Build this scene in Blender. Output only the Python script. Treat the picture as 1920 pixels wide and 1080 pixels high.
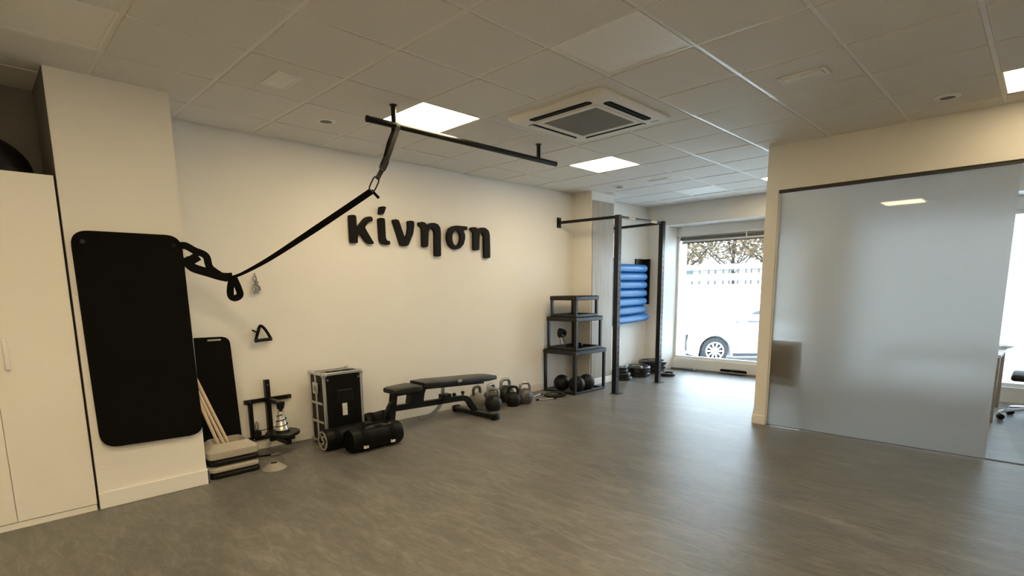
import bpy, bmesh, math, random
from mathutils import Vector, Matrix
random.seed(7)
for o in list(bpy.data.objects): bpy.data.objects.remove(o, do_unlink=True)
SC = bpy.context.scene
COL = SC.collection
PI = math.pi

# ------------------------------------------------------------------ camera
F_PX, CX, CY = 1005.57, 960.0, 696.72
YAW, PITCH, ROLL = 0.782038, -0.152591, -0.0111337
CAM = Vector((-1.30637, -5.07005, 1.4454))
_f = Vector((math.cos(PITCH)*math.cos(YAW), math.cos(PITCH)*math.sin(YAW), math.sin(PITCH)))
_r = Vector((math.sin(YAW), -math.cos(YAW), 0)); _u = _r.cross(_f)
AX_R = math.cos(ROLL)*_r + math.sin(ROLL)*_u
AX_U = -math.sin(ROLL)*_r + math.cos(ROLL)*_u
cd = bpy.data.cameras.new('camera'); cam = bpy.data.objects.new('camera', cd); COL.objects.link(cam)
m = Matrix((AX_R, AX_U, -_f)).transposed().to_4x4(); m.translation = CAM
cam.matrix_world = m
cd.sensor_width = 36; cd.lens = F_PX/1920*36; cd.shift_y = (CY-540)/1920; cd.clip_start = 0.05; cd.clip_end = 300
SC.camera = cam
def pix(u, v, axis, val):
    """point on the plane coordinate[axis] = val that the pixel (u, v) looks at"""
    d = AX_R*((u-CX)/F_PX) - AX_U*((v-CY)/F_PX) + _f
    return CAM + d*((val-CAM[axis])/d[axis])

# ------------------------------------------------------------------ world, daylight, exposure
W = bpy.data.worlds.new('overcast_sky'); SC.world = W; W.use_nodes = True
bg = W.node_tree.nodes['Background']
bg.inputs['Color'].default_value = (0.66, 0.84, 1.0, 1); bg.inputs['Strength'].default_value = 13.5
LAMP_COL = (1.0, 0.785, 0.47); LAMP_STR = 29.5
SC.view_settings.view_transform = 'Standard'; SC.view_settings.look = 'None'
SC.view_settings.gamma = 1; SC.view_settings.use_curve_mapping = False
SC.view_settings.exposure = 0.0
def portal(name, loc, rot, sx, sy):
    l = bpy.data.lights.new(name, 'AREA'); l.shape = 'RECTANGLE'; l.size = sx; l.size_y = sy
    l.cycles.is_portal = True
    o = bpy.data.objects.new(name, l); COL.objects.link(o); o.location = loc; o.rotation_euler = rot
portal('window_portal', (7.86, -1.5, 1.25), (0, PI/2, 0), 2.2, 2.4)
portal('window_portal', (7.86, -5.4, 1.25), (0, PI/2, 0), 2.2, 4.2)

# ------------------------------------------------------------------ materials
MATS = {}
def mat(name, col, rough=0.5, metal=0.0, spec=0.5, var=0.06, scale=40, bump=0.0, bscale=200, trans=0, emit=None, estr=0, stretch=None):
    if name in MATS: return MATS[name]
    m = bpy.data.materials.new(name); m.use_nodes = True; nt = m.node_tree; b = nt.nodes['Principled BSDF']
    b.inputs['Roughness'].default_value = rough; b.inputs['Metallic'].default_value = metal
    b.inputs['Specular IOR Level'].default_value = spec
    tc = nt.nodes.new('ShaderNodeTexCoord'); src = tc.outputs['Object']
    if stretch:
        mp = nt.nodes.new('ShaderNodeMapping'); mp.inputs['Scale'].default_value = stretch
        nt.links.new(src, mp.inputs['Vector']); src = mp.outputs['Vector']
    nz = nt.nodes.new('ShaderNodeTexNoise'); nz.inputs['Scale'].default_value = scale; nz.inputs['Detail'].default_value = 4
    nt.links.new(src, nz.inputs['Vector'])
    rp = nt.nodes.new('ShaderNodeValToRGB')
    rp.color_ramp.elements[0].position = 0.3; rp.color_ramp.elements[1].position = 0.7
    rp.color_ramp.elements[0].color = tuple(max(0, c*(1-var)) for c in col)+(1,)
    rp.color_ramp.elements[1].color = tuple(min(1, c*(1+var)) for c in col)+(1,)
    nt.links.new(nz.outputs['Fac'], rp.inputs['Fac']); nt.links.new(rp.outputs['Color'], b.inputs['Base Color'])
    if bump:
        n2 = nt.nodes.new('ShaderNodeTexNoise'); n2.inputs['Scale'].default_value = bscale; nt.links.new(src, n2.inputs['Vector'])
        bp = nt.nodes.new('ShaderNodeBump'); bp.inputs['Strength'].default_value = bump; bp.inputs['Distance'].default_value = 0.002
        nt.links.new(n2.outputs['Fac'], bp.inputs['Height']); nt.links.new(bp.outputs['Normal'], b.inputs['Normal'])
    if emit:
        b.inputs['Emission Color'].default_value = emit+(1,); b.inputs['Emission Strength'].default_value = estr
    MATS[name] = m; return m

mat('wall_paint', (0.80, 0.78, 0.74), 0.75, spec=0.25, var=0.012, scale=3, bump=0.15, bscale=350)
mat('white_trim', (0.80, 0.79, 0.76), 0.35, var=0.01)
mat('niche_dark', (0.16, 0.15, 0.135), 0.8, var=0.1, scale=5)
mat('ceiling_tile', (0.70, 0.68, 0.63), 0.8, spec=0.3, var=0.05, scale=220, bump=0.25, bscale=420)
mat('ceiling_bar', (0.74, 0.72, 0.68), 0.35, var=0.02)
mat('plaster_white', (0.78, 0.77, 0.74), 0.6, var=0.015)
mat('cabinet_white', (0.80, 0.78, 0.73), 0.45, var=0.012, scale=6)
mat('gap_dark', (0.02, 0.018, 0.015), 0.8)
mat('foam_black', (0.0045, 0.0042, 0.0036), 0.8, spec=0.08, var=0.2, scale=300, bump=0.3, bscale=700)
mat('rubber_black', (0.006, 0.0055, 0.005), 0.5, spec=0.25, var=0.2, scale=120, bump=0.2, bscale=500)
mat('steel_black', (0.0045, 0.0042, 0.004), 0.35, spec=0.3, var=0.15, scale=90)
mat('rack_steel', (0.006, 0.0055, 0.005), 0.33, spec=0.45, var=0.15, scale=90)
mat('hole_shade', (0.003, 0.003, 0.003), 0.9, spec=0.1)  # flat black standing in for the shade inside holes and slots
mat('vinyl_black', (0.005, 0.0047, 0.0042), 0.42, spec=0.15, var=0.25, scale=60, bump=0.35, bscale=260)
mat('pad_black', (0.008, 0.0075, 0.0065), 0.36, spec=0.5, var=0.15, scale=80, bump=0.2, bscale=600)
mat('strap_black', (0.004, 0.004, 0.0037), 0.75, spec=0.1, var=0.2, scale=300)
mat('strap_grey', (0.020, 0.019, 0.017), 0.7, var=0.2, scale=300)
mat('letter_black', (0.006, 0.0053, 0.0047), 0.6, spec=0.15, var=0.1, scale=60)
mat('chrome', (0.75, 0.75, 0.76), 0.16, metal=1, var=0.03)
mat('aluminium', (0.62, 0.61, 0.59), 0.34, metal=0.9, var=0.08, scale=70)
mat('cone_metal', (0.72, 0.71, 0.68), 0.28, metal=0.7, var=0.04)
mat('steel_brushed', (0.36, 0.35, 0.33), 0.32, metal=0.95, var=0.1, scale=50)
mat('kettle_dark', (0.014, 0.013, 0.0125), 0.42, metal=0.3, var=0.2, scale=60, bump=0.2)
mat('kettle_grey', (0.075, 0.072, 0.065), 0.45, metal=0.2, var=0.15, scale=60, bump=0.2)
mat('kettle_cream', (0.22, 0.21, 0.18), 0.5, var=0.12, scale=60, bump=0.2)
mat('step_beige', (0.40, 0.365, 0.30), 0.6, var=0.08, scale=60, bump=0.25, bscale=300)
mat('wood_pole', (0.62, 0.50, 0.35), 0.5, var=0.12, scale=20, stretch=(8, 8, 0.6))
mat('wood_panel', (0.36, 0.32, 0.27), 0.45, var=0.16, scale=14, stretch=(6, 6, 0.25), bump=0.1)
mat('cone_plastic', (0.30, 0.28, 0.24), 0.5, var=0.06)
mat('blue_foam', (0.010, 0.165, 0.48), 0.42, var=0.06, scale=50, bump=0.15)
mat('sticker', (0.62, 0.60, 0.52), 0.5, var=0.35, scale=70)
mat('plate_black', (0.008, 0.0077, 0.0075), 0.27, var=0.2, scale=60, bump=0.15)
mat('plate_edge', (0.30, 0.30, 0.29), 0.35, metal=0.6, var=0.1)
mat('window_white', (0.78, 0.79, 0.78), 0.35, var=0.015)
mat('blind_grey', (0.11, 0.105, 0.095), 0.5, var=0.05)
mat('rail_dark', (0.035, 0.03, 0.026), 0.45, var=0.05)
mat('car_white', (0.82, 0.83, 0.83), 0.18, var=0.005)
mat('tyre', (0.012, 0.0115, 0.011), 0.8, var=0.2)
mat('alloy', (0.72, 0.73, 0.74), 0.3, metal=0.35, var=0.03)
mat('car_dark', (0.008, 0.008, 0.008), 0.3)
mat('car_glass', (0.02, 0.024, 0.026), 0.08)
mat('lamp_clear', (0.62, 0.64, 0.65), 0.12)
mat('asphalt_lightened', (0.68, 0.68, 0.67), 0.9, var=0.15, scale=8)  # street colour lightened to bounce more daylight onto the ceiling
mat('concrete', (0.55, 0.54, 0.52), 0.9, var=0.1, scale=3)
mat('leaf_tan', (0.105, 0.066, 0.030), 0.8, var=0.3, scale=2)
mat('bark', (0.025, 0.018, 0.012), 0.9, var=0.2)
mat('fence_metal', (0.028, 0.027, 0.026), 0.6)
mat('house_wall', (0.50, 0.47, 0.42), 0.9)
mat('ac_grille', (0.16, 0.15, 0.125), 0.7, var=0.55, scale=300)
mat('diffuser_off', (0.80, 0.78, 0.73), 0.5, var=0.01)
mat('diffuser_lit', (0.9, 0.9, 0.88), 0.5, emit=LAMP_COL, estr=LAMP_STR)
mat('diffuser_dimmed', (0.9, 0.9, 0.88), 0.5, emit=LAMP_COL, estr=LAMP_STR*0.28)  # output cut so the partition header beside this panel renders darker
mat('diffuser_boosted', (0.9, 0.9, 0.88), 0.5, emit=LAMP_COL, estr=LAMP_STR*1.45)  # output raised on the cabinet-end panels to brighten the pillar
mat('chair_black', (0.008, 0.0075, 0.007), 0.55, var=0.15)
mat('desk_white', (0.7, 0.7, 0.69), 0.4, var=0.02)
mat('paper', (0.75, 0.76, 0.78), 0.7, var=0.25, scale=60)
mat('tape_tan', (0.55, 0.43, 0.27), 0.6, var=0.1)

def floor_material():
    m = bpy.data.materials.new('slate_vinyl'); m.use_nodes = True; nt = m.node_tree; N = nt.nodes.new; L = nt.links.new
    b = nt.nodes['Principled BSDF']
    tc = N('ShaderNodeTexCoord')
    def noise(sx, sy, scale, detail=6, rough=0.6, dist=0.0):
        mp = N('ShaderNodeMapping'); mp.inputs['Scale'].default_value = (sx, sy, 1); L(tc.outputs['Object'], mp.inputs['Vector'])
        mp.inputs['Rotation'].default_value = (0, 0, 0.12)
        n = N('ShaderNodeTexNoise'); n.inputs['Scale'].default_value = scale; n.inputs['Detail'].default_value = detail
        n.inputs['Roughness'].default_value = rough; n.inputs['Distortion'].default_value = dist
        L(mp.outputs['Vector'], n.inputs['Vector']); return n.outputs['Fac']
    a = noise(2.6, 0.9, 1.2, 10, 0.72, 0.5); c = noise(6, 1.5, 2.6, 10, 0.75, 1.2); d = noise(1, 1, 60, 4)
    r1 = N('ShaderNodeValToRGB'); e = r1.color_ramp.elements
    e[0].position = 0.30; e[0].color = (0.118, 0.113, 0.104, 1); e[1].position = 0.74; e[1].color = (0.250, 0.240, 0.218, 1)
    x = e.new(0.55); x.color = (0.165, 0.158, 0.145, 1)
    L(a, r1.inputs['Fac'])
    r2 = N('ShaderNodeValToRGB'); e = r2.color_ramp.elements
    e[0].position = 0.44; e[0].color = (0.78, 0.78, 0.78, 1); e[1].position = 0.66; e[1].color = (1.42, 1.42, 1.42, 1)
    L(c, r2.inputs['Fac'])
    mx = N('ShaderNodeMix'); mx.data_type = 'RGBA'; mx.blend_type = 'MULTIPLY'; mx.inputs['Factor'].default_value = 0.8
    L(r1.outputs['Color'], mx.inputs['A']); L(r2.outputs['Color'], mx.inputs['B'])
    L(mx.outputs['Result'], b.inputs['Base Color'])
    mr = N('ShaderNodeMapRange'); mr.inputs['To Min'].default_value = 0.26; mr.inputs['To Max'].default_value = 0.46; L(c, mr.inputs['Value'])
    L(mr.outputs['Result'], b.inputs['Roughness'])
    b.inputs['Specular IOR Level'].default_value = 0.40
    ad = N('ShaderNodeMath'); ad.operation = 'MULTIPLY_ADD'; ad.inputs[1].default_value = 0.25; L(d, ad.inputs[0]); L(c, ad.inputs[2])
    bp = N('ShaderNodeBump'); bp.inputs['Strength'].default_value = 0.5; bp.inputs['Distance'].default_value = 0.004
    L(ad.outputs['Value'], bp.inputs['Height']); L(bp.outputs['Normal'], b.inputs['Normal'])
    MATS['slate_vinyl'] = m
floor_material()
def thin_glass(name, tint, refl=1.0):
    m = bpy.data.materials.new(name); m.use_nodes = True; nt = m.node_tree; N = nt.nodes.new; L = nt.links.new
    nt.nodes.remove(nt.nodes['Principled BSDF']); out = nt.nodes['Material Output']
    t = N('ShaderNodeBsdfTransparent'); t.inputs['Color'].default_value = tint+(1,)
    g = N('ShaderNodeBsdfGlossy'); g.inputs['Roughness'].default_value = 0.03
    fr = N('ShaderNodeFresnel'); fr.inputs['IOR'].default_value = 1.3
    mx = N('ShaderNodeMixShader'); L(fr.outputs['Fac'], mx.inputs['Fac']); L(t.outputs['BSDF'], mx.inputs[1]); L(g.outputs['BSDF'], mx.inputs[2])
    L(mx.outputs['Shader'], out.inputs['Surface']); MATS[name] = m
thin_glass('clear_glass', (0.97, 0.98, 0.98))
def frosted(name, col, refr, gloss):
    m = bpy.data.materials.new(name); m.use_nodes = True; nt = m.node_tree; N = nt.nodes.new; L = nt.links.new
    nt.nodes.remove(nt.nodes['Principled BSDF']); out = nt.nodes['Material Output']
    tr = N('ShaderNodeBsdfTranslucent'); tr.inputs['Color'].default_value = col+(1,)
    df = N('ShaderNodeBsdfDiffuse'); df.inputs['Color'].default_value = col+(1,)
    rf = N('ShaderNodeBsdfRefraction'); rf.inputs['Color'].default_value = col+(1,); rf.inputs['Roughness'].default_value = 0.5; rf.inputs['IOR'].default_value = 1.35
    a = N('ShaderNodeMixShader'); a.inputs['Fac'].default_value = refr; L(tr.outputs[0], a.inputs[1]); L(rf.outputs[0], a.inputs[2])
    b = N('ShaderNodeMixShader'); b.inputs['Fac'].default_value = 0.30; L(a.outputs[0], b.inputs[1]); L(df.outputs[0], b.inputs[2])
    o = b
    if gloss:
        g = N('ShaderNodeBsdfGlossy'); g.inputs['Roughness'].default_value = 0.02
        fr = N('ShaderNodeFresnel'); fr.inputs['IOR'].default_value = 1.45
        c = N('ShaderNodeMixShader'); L(fr.outputs['Fac'], c.inputs['Fac']); L(b.outputs[0], c.inputs[1]); L(g.outputs[0], c.inputs[2]); o = c
    L(o.outputs[0], out.inputs['Surface']); MATS[name] = m
frosted('frosted_glass', (0.41, 0.395, 0.365), 0.36, True)
frosted('vinyl_stripe', (0.92, 0.92, 0.92), 0.0, False)

# ------------------------------------------------------------------ mesh helpers
def B(): return bmesh.new()
def box(bm, lo, hi):
    (x0, y0, z0), (x1, y1, z1) = lo, hi
    v = [bm.verts.new(p) for p in ((x0,y0,z0),(x1,y0,z0),(x1,y1,z0),(x0,y1,z0),(x0,y0,z1),(x1,y0,z1),(x1,y1,z1),(x0,y1,z1))]
    for f in ((0,3,2,1),(4,5,6,7),(0,1,5,4),(1,2,6,5),(2,3,7,6),(3,0,4,7)): bm.faces.new([v[i] for i in f])
    return bm
def merge(bm, t, mtx=None):
    if mtx is not None: bmesh.ops.transform(t, matrix=mtx, verts=t.verts)
    me = bpy.data.meshes.new('tmp'); t.to_mesh(me); t.free(); bm.from_mesh(me); bpy.data.meshes.remove(me); return bm
def rbox(bm, lo, hi, r=0.01, seg=2, mtx=None):
    t = B(); box(t, lo, hi); r = min(r, 0.49*min(abs(hi[i]-lo[i]) for i in range(3)))
    bmesh.ops.bevel(t, geom=t.edges[:], offset=r, segments=seg, affect='EDGES', profile=0.5)
    return merge(bm, t, mtx)
def frame_of(d):
    d = Vector(d).normalized(); a = Vector((0, 0, 1)) if abs(d.z) < 0.9 else Vector((1, 0, 0))
    u = d.cross(a).normalized(); return u, d.cross(u).normalized()
def cyl(bm, p, q, r0, r1=None, n=16, cap=True):
    r1 = r0 if r1 is None else r1; p, q = Vector(p), Vector(q); u, w = frame_of(q-p)
    a = [bm.verts.new(p+(u*math.cos(2*PI*k/n)+w*math.sin(2*PI*k/n))*r0) for k in range(n)]
    b = [bm.verts.new(q+(u*math.cos(2*PI*k/n)+w*math.sin(2*PI*k/n))*r1) for k in range(n)]
    for k in range(n): bm.faces.new((a[k], a[(k+1)%n], b[(k+1)%n], b[k]))
    if cap: bm.faces.new(a[::-1]); bm.faces.new(b)
    return bm
def smooth_path(pts, n=6):
    P = [Vector(p) for p in pts]; out = []
    for i in range(len(P)-1):
        p0 = P[max(i-1, 0)]; p1 = P[i]; p2 = P[i+1]; p3 = P[min(i+2, len(P)-1)]
        for k in range(n):
            t = k/n
            out.append(0.5*((2*p1)+(p2-p0)*t+(2*p0-5*p1+4*p2-p3)*t*t+(3*p1-p0-3*p2+p3)*t**3))
    return out+[P[-1]]
def sweep(bm, pts, prof, closed=False, up=None, ws=None):
    """prof: list of (a, b) offsets; frame is parallel-transported along pts"""
    P = [Vector(p) for p in pts]; n = len(P); rings = []
    u = None
    for i in range(n):
        if closed: d = P[(i+1)%n]-P[(i-1)%n]
        else: d = P[min(i+1, n-1)]-P[max(i-1, 0)]
        d.normalize()
        if up is not None: w = d.cross(Vector(up)).normalized(); u2 = w.cross(d).normalized(); u, v = u2, w
        else:
            if u is None: u, v = frame_of(d)
            else:
                u = (u-d*u.dot(d)).normalized(); v = d.cross(u)
        k_ = 1 if ws is None else ws(i/(n-1)); rings.append([bm.verts.new(P[i]+u*a+v*(b*k_)) for a, b in prof])
    k = len(prof)
    for i in range(n if closed else n-1):
        A, C = rings[i], rings[(i+1)%n]
        for j in range(k): bm.faces.new((A[j], A[(j+1)%k], C[(j+1)%k], C[j]))
    if not closed: bm.faces.new(rings[0][::-1]); bm.faces.new(rings[-1])
    return bm
def circ(r, n=10): return [(r*math.cos(2*PI*k/n), r*math.sin(2*PI*k/n)) for k in range(n)]
def rect(w, h): return [(-w/2,-h/2),(w/2,-h/2),(w/2,h/2),(-w/2,h/2)]
def tube(bm, pts, r, n=10, closed=False): return sweep(bm, pts, circ(r, n), closed)
def lathe(bm, prof, c=(0,0,0), axis=(0,0,1), n=32):
    c = Vector(c); ax = Vector(axis).normalized(); u, w = frame_of(ax); rings = []
    for r, h in prof:
        if r < 1e-6: rings.append([bm.verts.new(c+ax*h)])
        else: rings.append([bm.verts.new(c+ax*h+(u*math.cos(2*PI*k/n)+w*math.sin(2*PI*k/n))*r) for k in range(n)])
    for A, C in zip(rings, rings[1:]):
        for k in range(n):
            k2 = (k+1) % n
            if len(A) == 1 and len(C) == 1: continue
            if len(A) == 1: bm.faces.new((A[0], C[k2], C[k]))
            elif len(C) == 1: bm.faces.new((A[k], A[k2], C[0]))
            else: bm.faces.new((A[k], A[k2], C[k2], C[k]))
    return bm
def prism(bm, poly, mapf, t0, t1):
    """extrude 2D polygon between depths t0, t1; mapf(a, b, t) -> point"""
    A = [bm.verts.new(mapf(a, b, t0)) for a, b in poly]; C = [bm.verts.new(mapf(a, b, t1)) for a, b in poly]; n = len(poly)
    bm.faces.new(A[::-1]); bm.faces.new(C)
    for k in range(n): bm.faces.new((A[k], A[(k+1)%n], C[(k+1)%n], C[k]))
    return bm
def rrect(x0, y0, x1, y1, r, n=6):
    out = []
    for cx, cy, a in ((x1-r,y1-r,0),(x0+r,y1-r,90),(x0+r,y0+r,180),(x1-r,y0+r,270)):
        for k in range(n+1):
            t = math.radians(a+90*k/n); out.append((cx+r*math.cos(t), cy+r*math.sin(t)))
    return out

# ------------------------------------------------------------------ object helpers
WLOC = {}
def tag(o, label, cat, group=None):
    o['label'] = label; o['category'] = cat
    if group: o['group'] = group
    return o
def thing(name, label, cat, loc=(0,0,0), rz=0, group=None):
    o = bpy.data.objects.new(name, None); COL.objects.link(o); o.empty_display_size = 0.1
    o.location = loc; o.rotation_euler = (0, 0, rz); WLOC[o.name] = Vector(loc)
    return tag(o, label, cat, group)
def obj(name, bm, material, parent=None, local=False, ang=35, label=None):
    bmesh.ops.remove_doubles(bm, verts=bm.verts, dist=1e-6)
    bmesh.ops.recalc_face_normals(bm, faces=bm.faces)
    me = bpy.data.meshes.new(name)
    if parent is None:
        zs = [v.co for v in bm.verts]
        off = Vector(((min(v.x for v in zs)+max(v.x for v in zs))/2, (min(v.y for v in zs)+max(v.y for v in zs))/2, min(v.z for v in zs)))
    else: off = Vector((0,0,0)) if local else WLOC[parent.name]
    bmesh.ops.translate(bm, vec=-off, verts=bm.verts)
    bm.to_mesh(me); bm.free()
    for p in me.polygons: p.use_smooth = True
    me.set_sharp_from_angle(angle=math.radians(ang))
    me.materials.append(MATS[material])
    o = bpy.data.objects.new(name, me); COL.objects.link(o)
    if parent is None: o.location = off; WLOC[o.name] = off.copy()
    else: o.parent = parent; WLOC[o.name] = Vector((0,0,0)) if local else WLOC[parent.name]
    if label: o['label'] = label
    return o
def struct(name, bm, material, parent=None, label=None, cat=None):
    o = obj(name, bm, material, parent)
    if parent is None:
        o['kind'] = 'structure'
        if label: o['label'] = label
        if cat: o['category'] = cat
    return o
def dup(root, loc, rz=None, label=None, group=None):
    def cp(o, par):
        c = o.copy(); COL.objects.link(c); c.parent = par
        for ch in list(o.children): cp(ch, c)
        return c
    r = cp(root, None); r.location = loc
    if rz is not None: r.rotation_euler = (0, 0, rz)
    if label: r['label'] = label
    if group: r['group'] = group
    return r

# ================================================================== SETTING
H = 2.81
GX = lambda i: 0.6*i
GY = lambda j: 0.106-0.6*j
struct('floor', box(B(), (-4, -8.3, -0.12), (7.62, 0.15, 0)), 'slate_vinyl', label='grey slate-look vinyl floor with a soft sheen', cat='floor')
struct('wall_back', box(B(), (-0.3, 0, 0), (7.25, 0.15, 3.1)), 'wall_paint', label='long white wall carrying the black letters', cat='wall')
struct('wall_pillar', box(B(), (-0.825, -0.645, 0), (-0.165, 0.05, 3.0)), 'wall_paint', label='white wall pillar with the black mat hung on it', cat='wall')
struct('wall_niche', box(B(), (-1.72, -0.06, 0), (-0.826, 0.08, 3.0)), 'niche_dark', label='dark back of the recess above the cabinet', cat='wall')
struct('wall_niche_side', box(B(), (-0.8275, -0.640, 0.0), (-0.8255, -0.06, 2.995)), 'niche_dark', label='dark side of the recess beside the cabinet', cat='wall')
struct('wall_front_left', box(B(), (-4, -0.645, 0), (-1.72, 0.08, 3.0)), 'wall_paint', label='white wall beside the cabinet', cat='wall')
struct('wall_left', box(B(), (-4.1, -8.3, 0), (-4, 0.1, 3.0)), 'wall_paint', label='white end wall', cat='wall')
struct('wall_rear', box(B(), (-4.1, -8.45, 0), (8.1, -8.3, 3.0)), 'wall_paint', label='white wall opposite the letters', cat='wall')
struct('wall_pillar_right', box(B(), (5.11, -0.33, 0), (5.66, 0.02, 3.0)), 'wall_paint', label='white wall pillar behind the black rack', cat='wall')
struct('trim_panel', rbox(B(), (5.127, -0.342, 0.10), (5.648, -0.329, 2.685), 0.002, 1), 'wood_panel', label='pale wood-grain panel on the pillar behind the rack', cat='panel')
# window wall: pillar, header, lintel, sills, piers
struct('wall_window_pillar', box(B(), (7.2, -0.335, 0), (8.0, 0.1, 3.0)), 'wall_paint', label='white pillar beside the shop window', cat='wall')
struct('wall_window_header', box(B(), (7.2, -8.3, 2.48), (8.0, -0.335, 3.0)), 'wall_paint', label='white bulkhead over the windows', cat='wall')
struct('wall_window_lintel', box(B(), (7.60, -8.3, 2.315), (7.98, -0.336, 2.479)), 'wall_paint', label='white lintel box over the window blinds', cat='wall')
struct('wall_window_sill', box(B(), (7.58, -8.3, -0.1), (7.98, -0.336, 0.185)), 'white_trim', label='low white sill under the windows', cat='sill')
struct('wall_window_pier', box(B(), (7.35, -3.25, 0), (7.97, -2.70, 2.479)), 'wall_paint', label='white pier between the two windows', cat='wall')
struct('wall_window_end', box(B(), (7.35, -8.3, 0), (7.97, -7.5, 2.479)), 'wall_paint', label='white pier at the far end of the windows', cat='wall')
# baseboards
def base(name, lo, hi):
    struct(name, rbox(B(), lo, hi, 0.004, 1), 'white_trim', label='white baseboard', cat='baseboard')
base('baseboard_back', (-0.165, -0.014, 0), (5.11, 0.001, 0.11))
base('baseboard_pillar', (-0.828, -0.659, 0), (-0.150, -0.644, 0.115))
base('baseboard_pillar_side', (-0.166, -0.659, 0), (-0.150, -0.014, 0.115))
base('baseboard_pillar_right', (5.096, -0.345, 0), (5.674, -0.329, 0.10))
base('baseboard_return', (5.096, -0.33, 0), (5.111, -0.014, 0.11))
base('baseboard_alcove', (5.66, -0.014, 0), (7.2, 0.001, 0.10))
base('baseboard_window', (7.186, -0.345, 0), (7.201, -0.014, 0.10))

# ---- ceiling: backing slab, grid bars and single tiles
ceil = struct('ceiling', box(B(), (-4.1, -8.4, H+0.02), (8.0, 0.1, H+0.15)), 'ceiling_tile', label='white suspended tile ceiling', cat='ceiling')
PANELS = {(2,2): 1, (6,2): 1, (10,4): 1, (6,8): 1, (-2,5): 1, (-2,2): 0, (2,5): 0, (10,2): 0, (2,8): 0, (-2,8): 1, (-6,8): 1, (-2,11): 1, (-6,11): 1}  # lit panels out of view are added to brighten the pillar and cabinet
AC = {(3,3), (3,4), (4,3), (4,4)}
# tile (i, j) spans X 0.6i..0.6(i+1) and Y GY(j)..GY(j+1)
def clip(i, j):
    x0, x1, y0, y1 = GX(i), GX(i+1), GY(j+1), GY(j)
    return max(x0, -4.0), min(x1, 7.2), max(y0, -8.3), min(y1, 0.0)
tile_src = None
for i in range(-7, 12):
    for j in range(0, 14):
        if (i, j) in PANELS or (i, j) in AC: continue
        x0, x1, y0, y1 = clip(i, j)
        if x1-x0 < 0.03 or y1-y0 < 0.03: continue
        full = abs(x1-x0-0.6) < 1e-6 and abs(y1-y0-0.6) < 1e-6
        if full and tile_src is not None:
            o = tile_src.copy(); COL.objects.link(o); o.parent = ceil
        else:
            a, b = (x1-x0)/2-0.013, (y1-y0)/2-0.013
            o = obj('ceiling_tile', rbox(B(), (-a, -b, -0.016), (a, b, 0.0), 0.004, 1), 'ceiling_tile', ceil, local=True)
            if full: tile_src = o
        o.location = Vector(((x0+x1)/2, (y0+y1)/2, H+0.011+random.uniform(-.0008, .0008)))-ceil.location
for i in range(-6, 12):
    obj('grid_bar', box(B(), (GX(i)-0.012, -8.3, H), (GX(i)+0.012, 0, H+0.02)), 'ceiling_bar', ceil)
for j in range(1, 14):
    obj('grid_bar', box(B(), (-4.0, GY(j)-0.012, H+0.0004), (7.2, GY(j)+0.012, H+0.02)), 'ceiling_bar', ceil)
t = B()
for lo, hi in (((1.812, GY(5)+0.012), (2.988, GY(5)+0.135)), ((1.812, GY(3)-0.135), (2.988, GY(3)-0.012)), ((1.812, GY(5)+0.135), (1.935, GY(3)-0.135)), ((2.865, GY(5)+0.135), (2.988, GY(3)-0.135))):
    box(t, (lo[0], lo[1], H-0.003), (hi[0], hi[1], H+0.014))
obj('filler_tile', t, 'ceiling_tile', ceil)

# ---- partition on the right: post, header, frosted glass, rail
PX = 4.50
struct('wall_partition_header', box(B(), (PX-0.02, -8.3, 2.385), (PX+0.12, -2.955, 2.95)), 'wall_paint', label='white header over the frosted glass', cat='wall')
struct('wall_partition_post', box(B(), (PX-0.02, -3.072, 0), (PX+0.12, -2.955, 2.3849)), 'wall_paint', label='slim white post at the end of the glass partition', cat='wall')
struct('wall_partition_far', box(B(), (PX-0.02, -8.3, 0), (PX+0.12, -6.6, 2.3849)), 'wall_paint', label='white wall beyond the doorway', cat='wall')
base('baseboard_partition', (PX-0.036, -3.082, 0), (PX-0.019, -2.945, 0.095))
struct('trim_rail', box(B(), (PX-0.006, -6.6, 2.352), (PX+0.05, -3.072, 2.3848)), 'rail_dark', label='dark sliding rail above the frosted glass', cat='rail')
struct('trim_floor_track', box(B(), (PX+0.022, -6.6, 0), (PX+0.05, -3.072, 0.006)), 'rail_dark', label='thin dark floor track of the glass door', cat='track')
struct('trim_glass_bead', box(B(), (PX-0.004, -3.086, 0.006), (PX+0.03, -3.0721, 2.352)), 'white_trim', label='white bead between post and glass', cat='trim')
g = B(); box(g, (PX+0.010, -4.828, 0.008), (PX+0.020, -3.086, 2.3515))
gl = struct('door_1', g, 'frosted_glass', label='large frosted glass sliding door panel', cat='door')
gl.data.materials.append(MATS['clear_glass'])
for p in gl.data.polygons: p.material_index = 0 if p.normal.x < -0.9 else 1

# ---- windows
def window(name, y0, y1, label, stripes):
    WX = 7.66; z0, z1 = 0.186, 2.314
    t = B()
    for lo, hi in (((y0, z0), (y1, z0+0.045)), ((y0, z1-0.05), (y1, z1)), ((y0, z0+.045), (y0+0.035, z1-.05)), ((y1-0.035, z0+.045), (y1, z1-.05))):
        box(t, (WX-0.02, lo[0], lo[1]), (WX+0.04, hi[0], hi[1]))
    w = struct(name, t, 'window_white', label=label, cat='window')
    obj('pane', box(B(), (WX+0.006, y0+0.03, z0+0.04), (WX+0.014, y1-0.03, z1-0.045)), 'clear_glass', w)
    for a, b in stripes:
        obj('frosted_strip', box(B(), (WX+0.002, y0+0.036, a), (WX+0.0045, y1-0.036, b)), 'vinyl_stripe', w)
    return w
bands = [(1.734,1.821),(1.549,1.663),(1.381,1.487),(1.221,1.328),(1.052,1.168),(0.891,0.998)]
window('window_1', -2.70, -0.337, 'tall shop window with frosted strips looking onto the street', bands)
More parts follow.
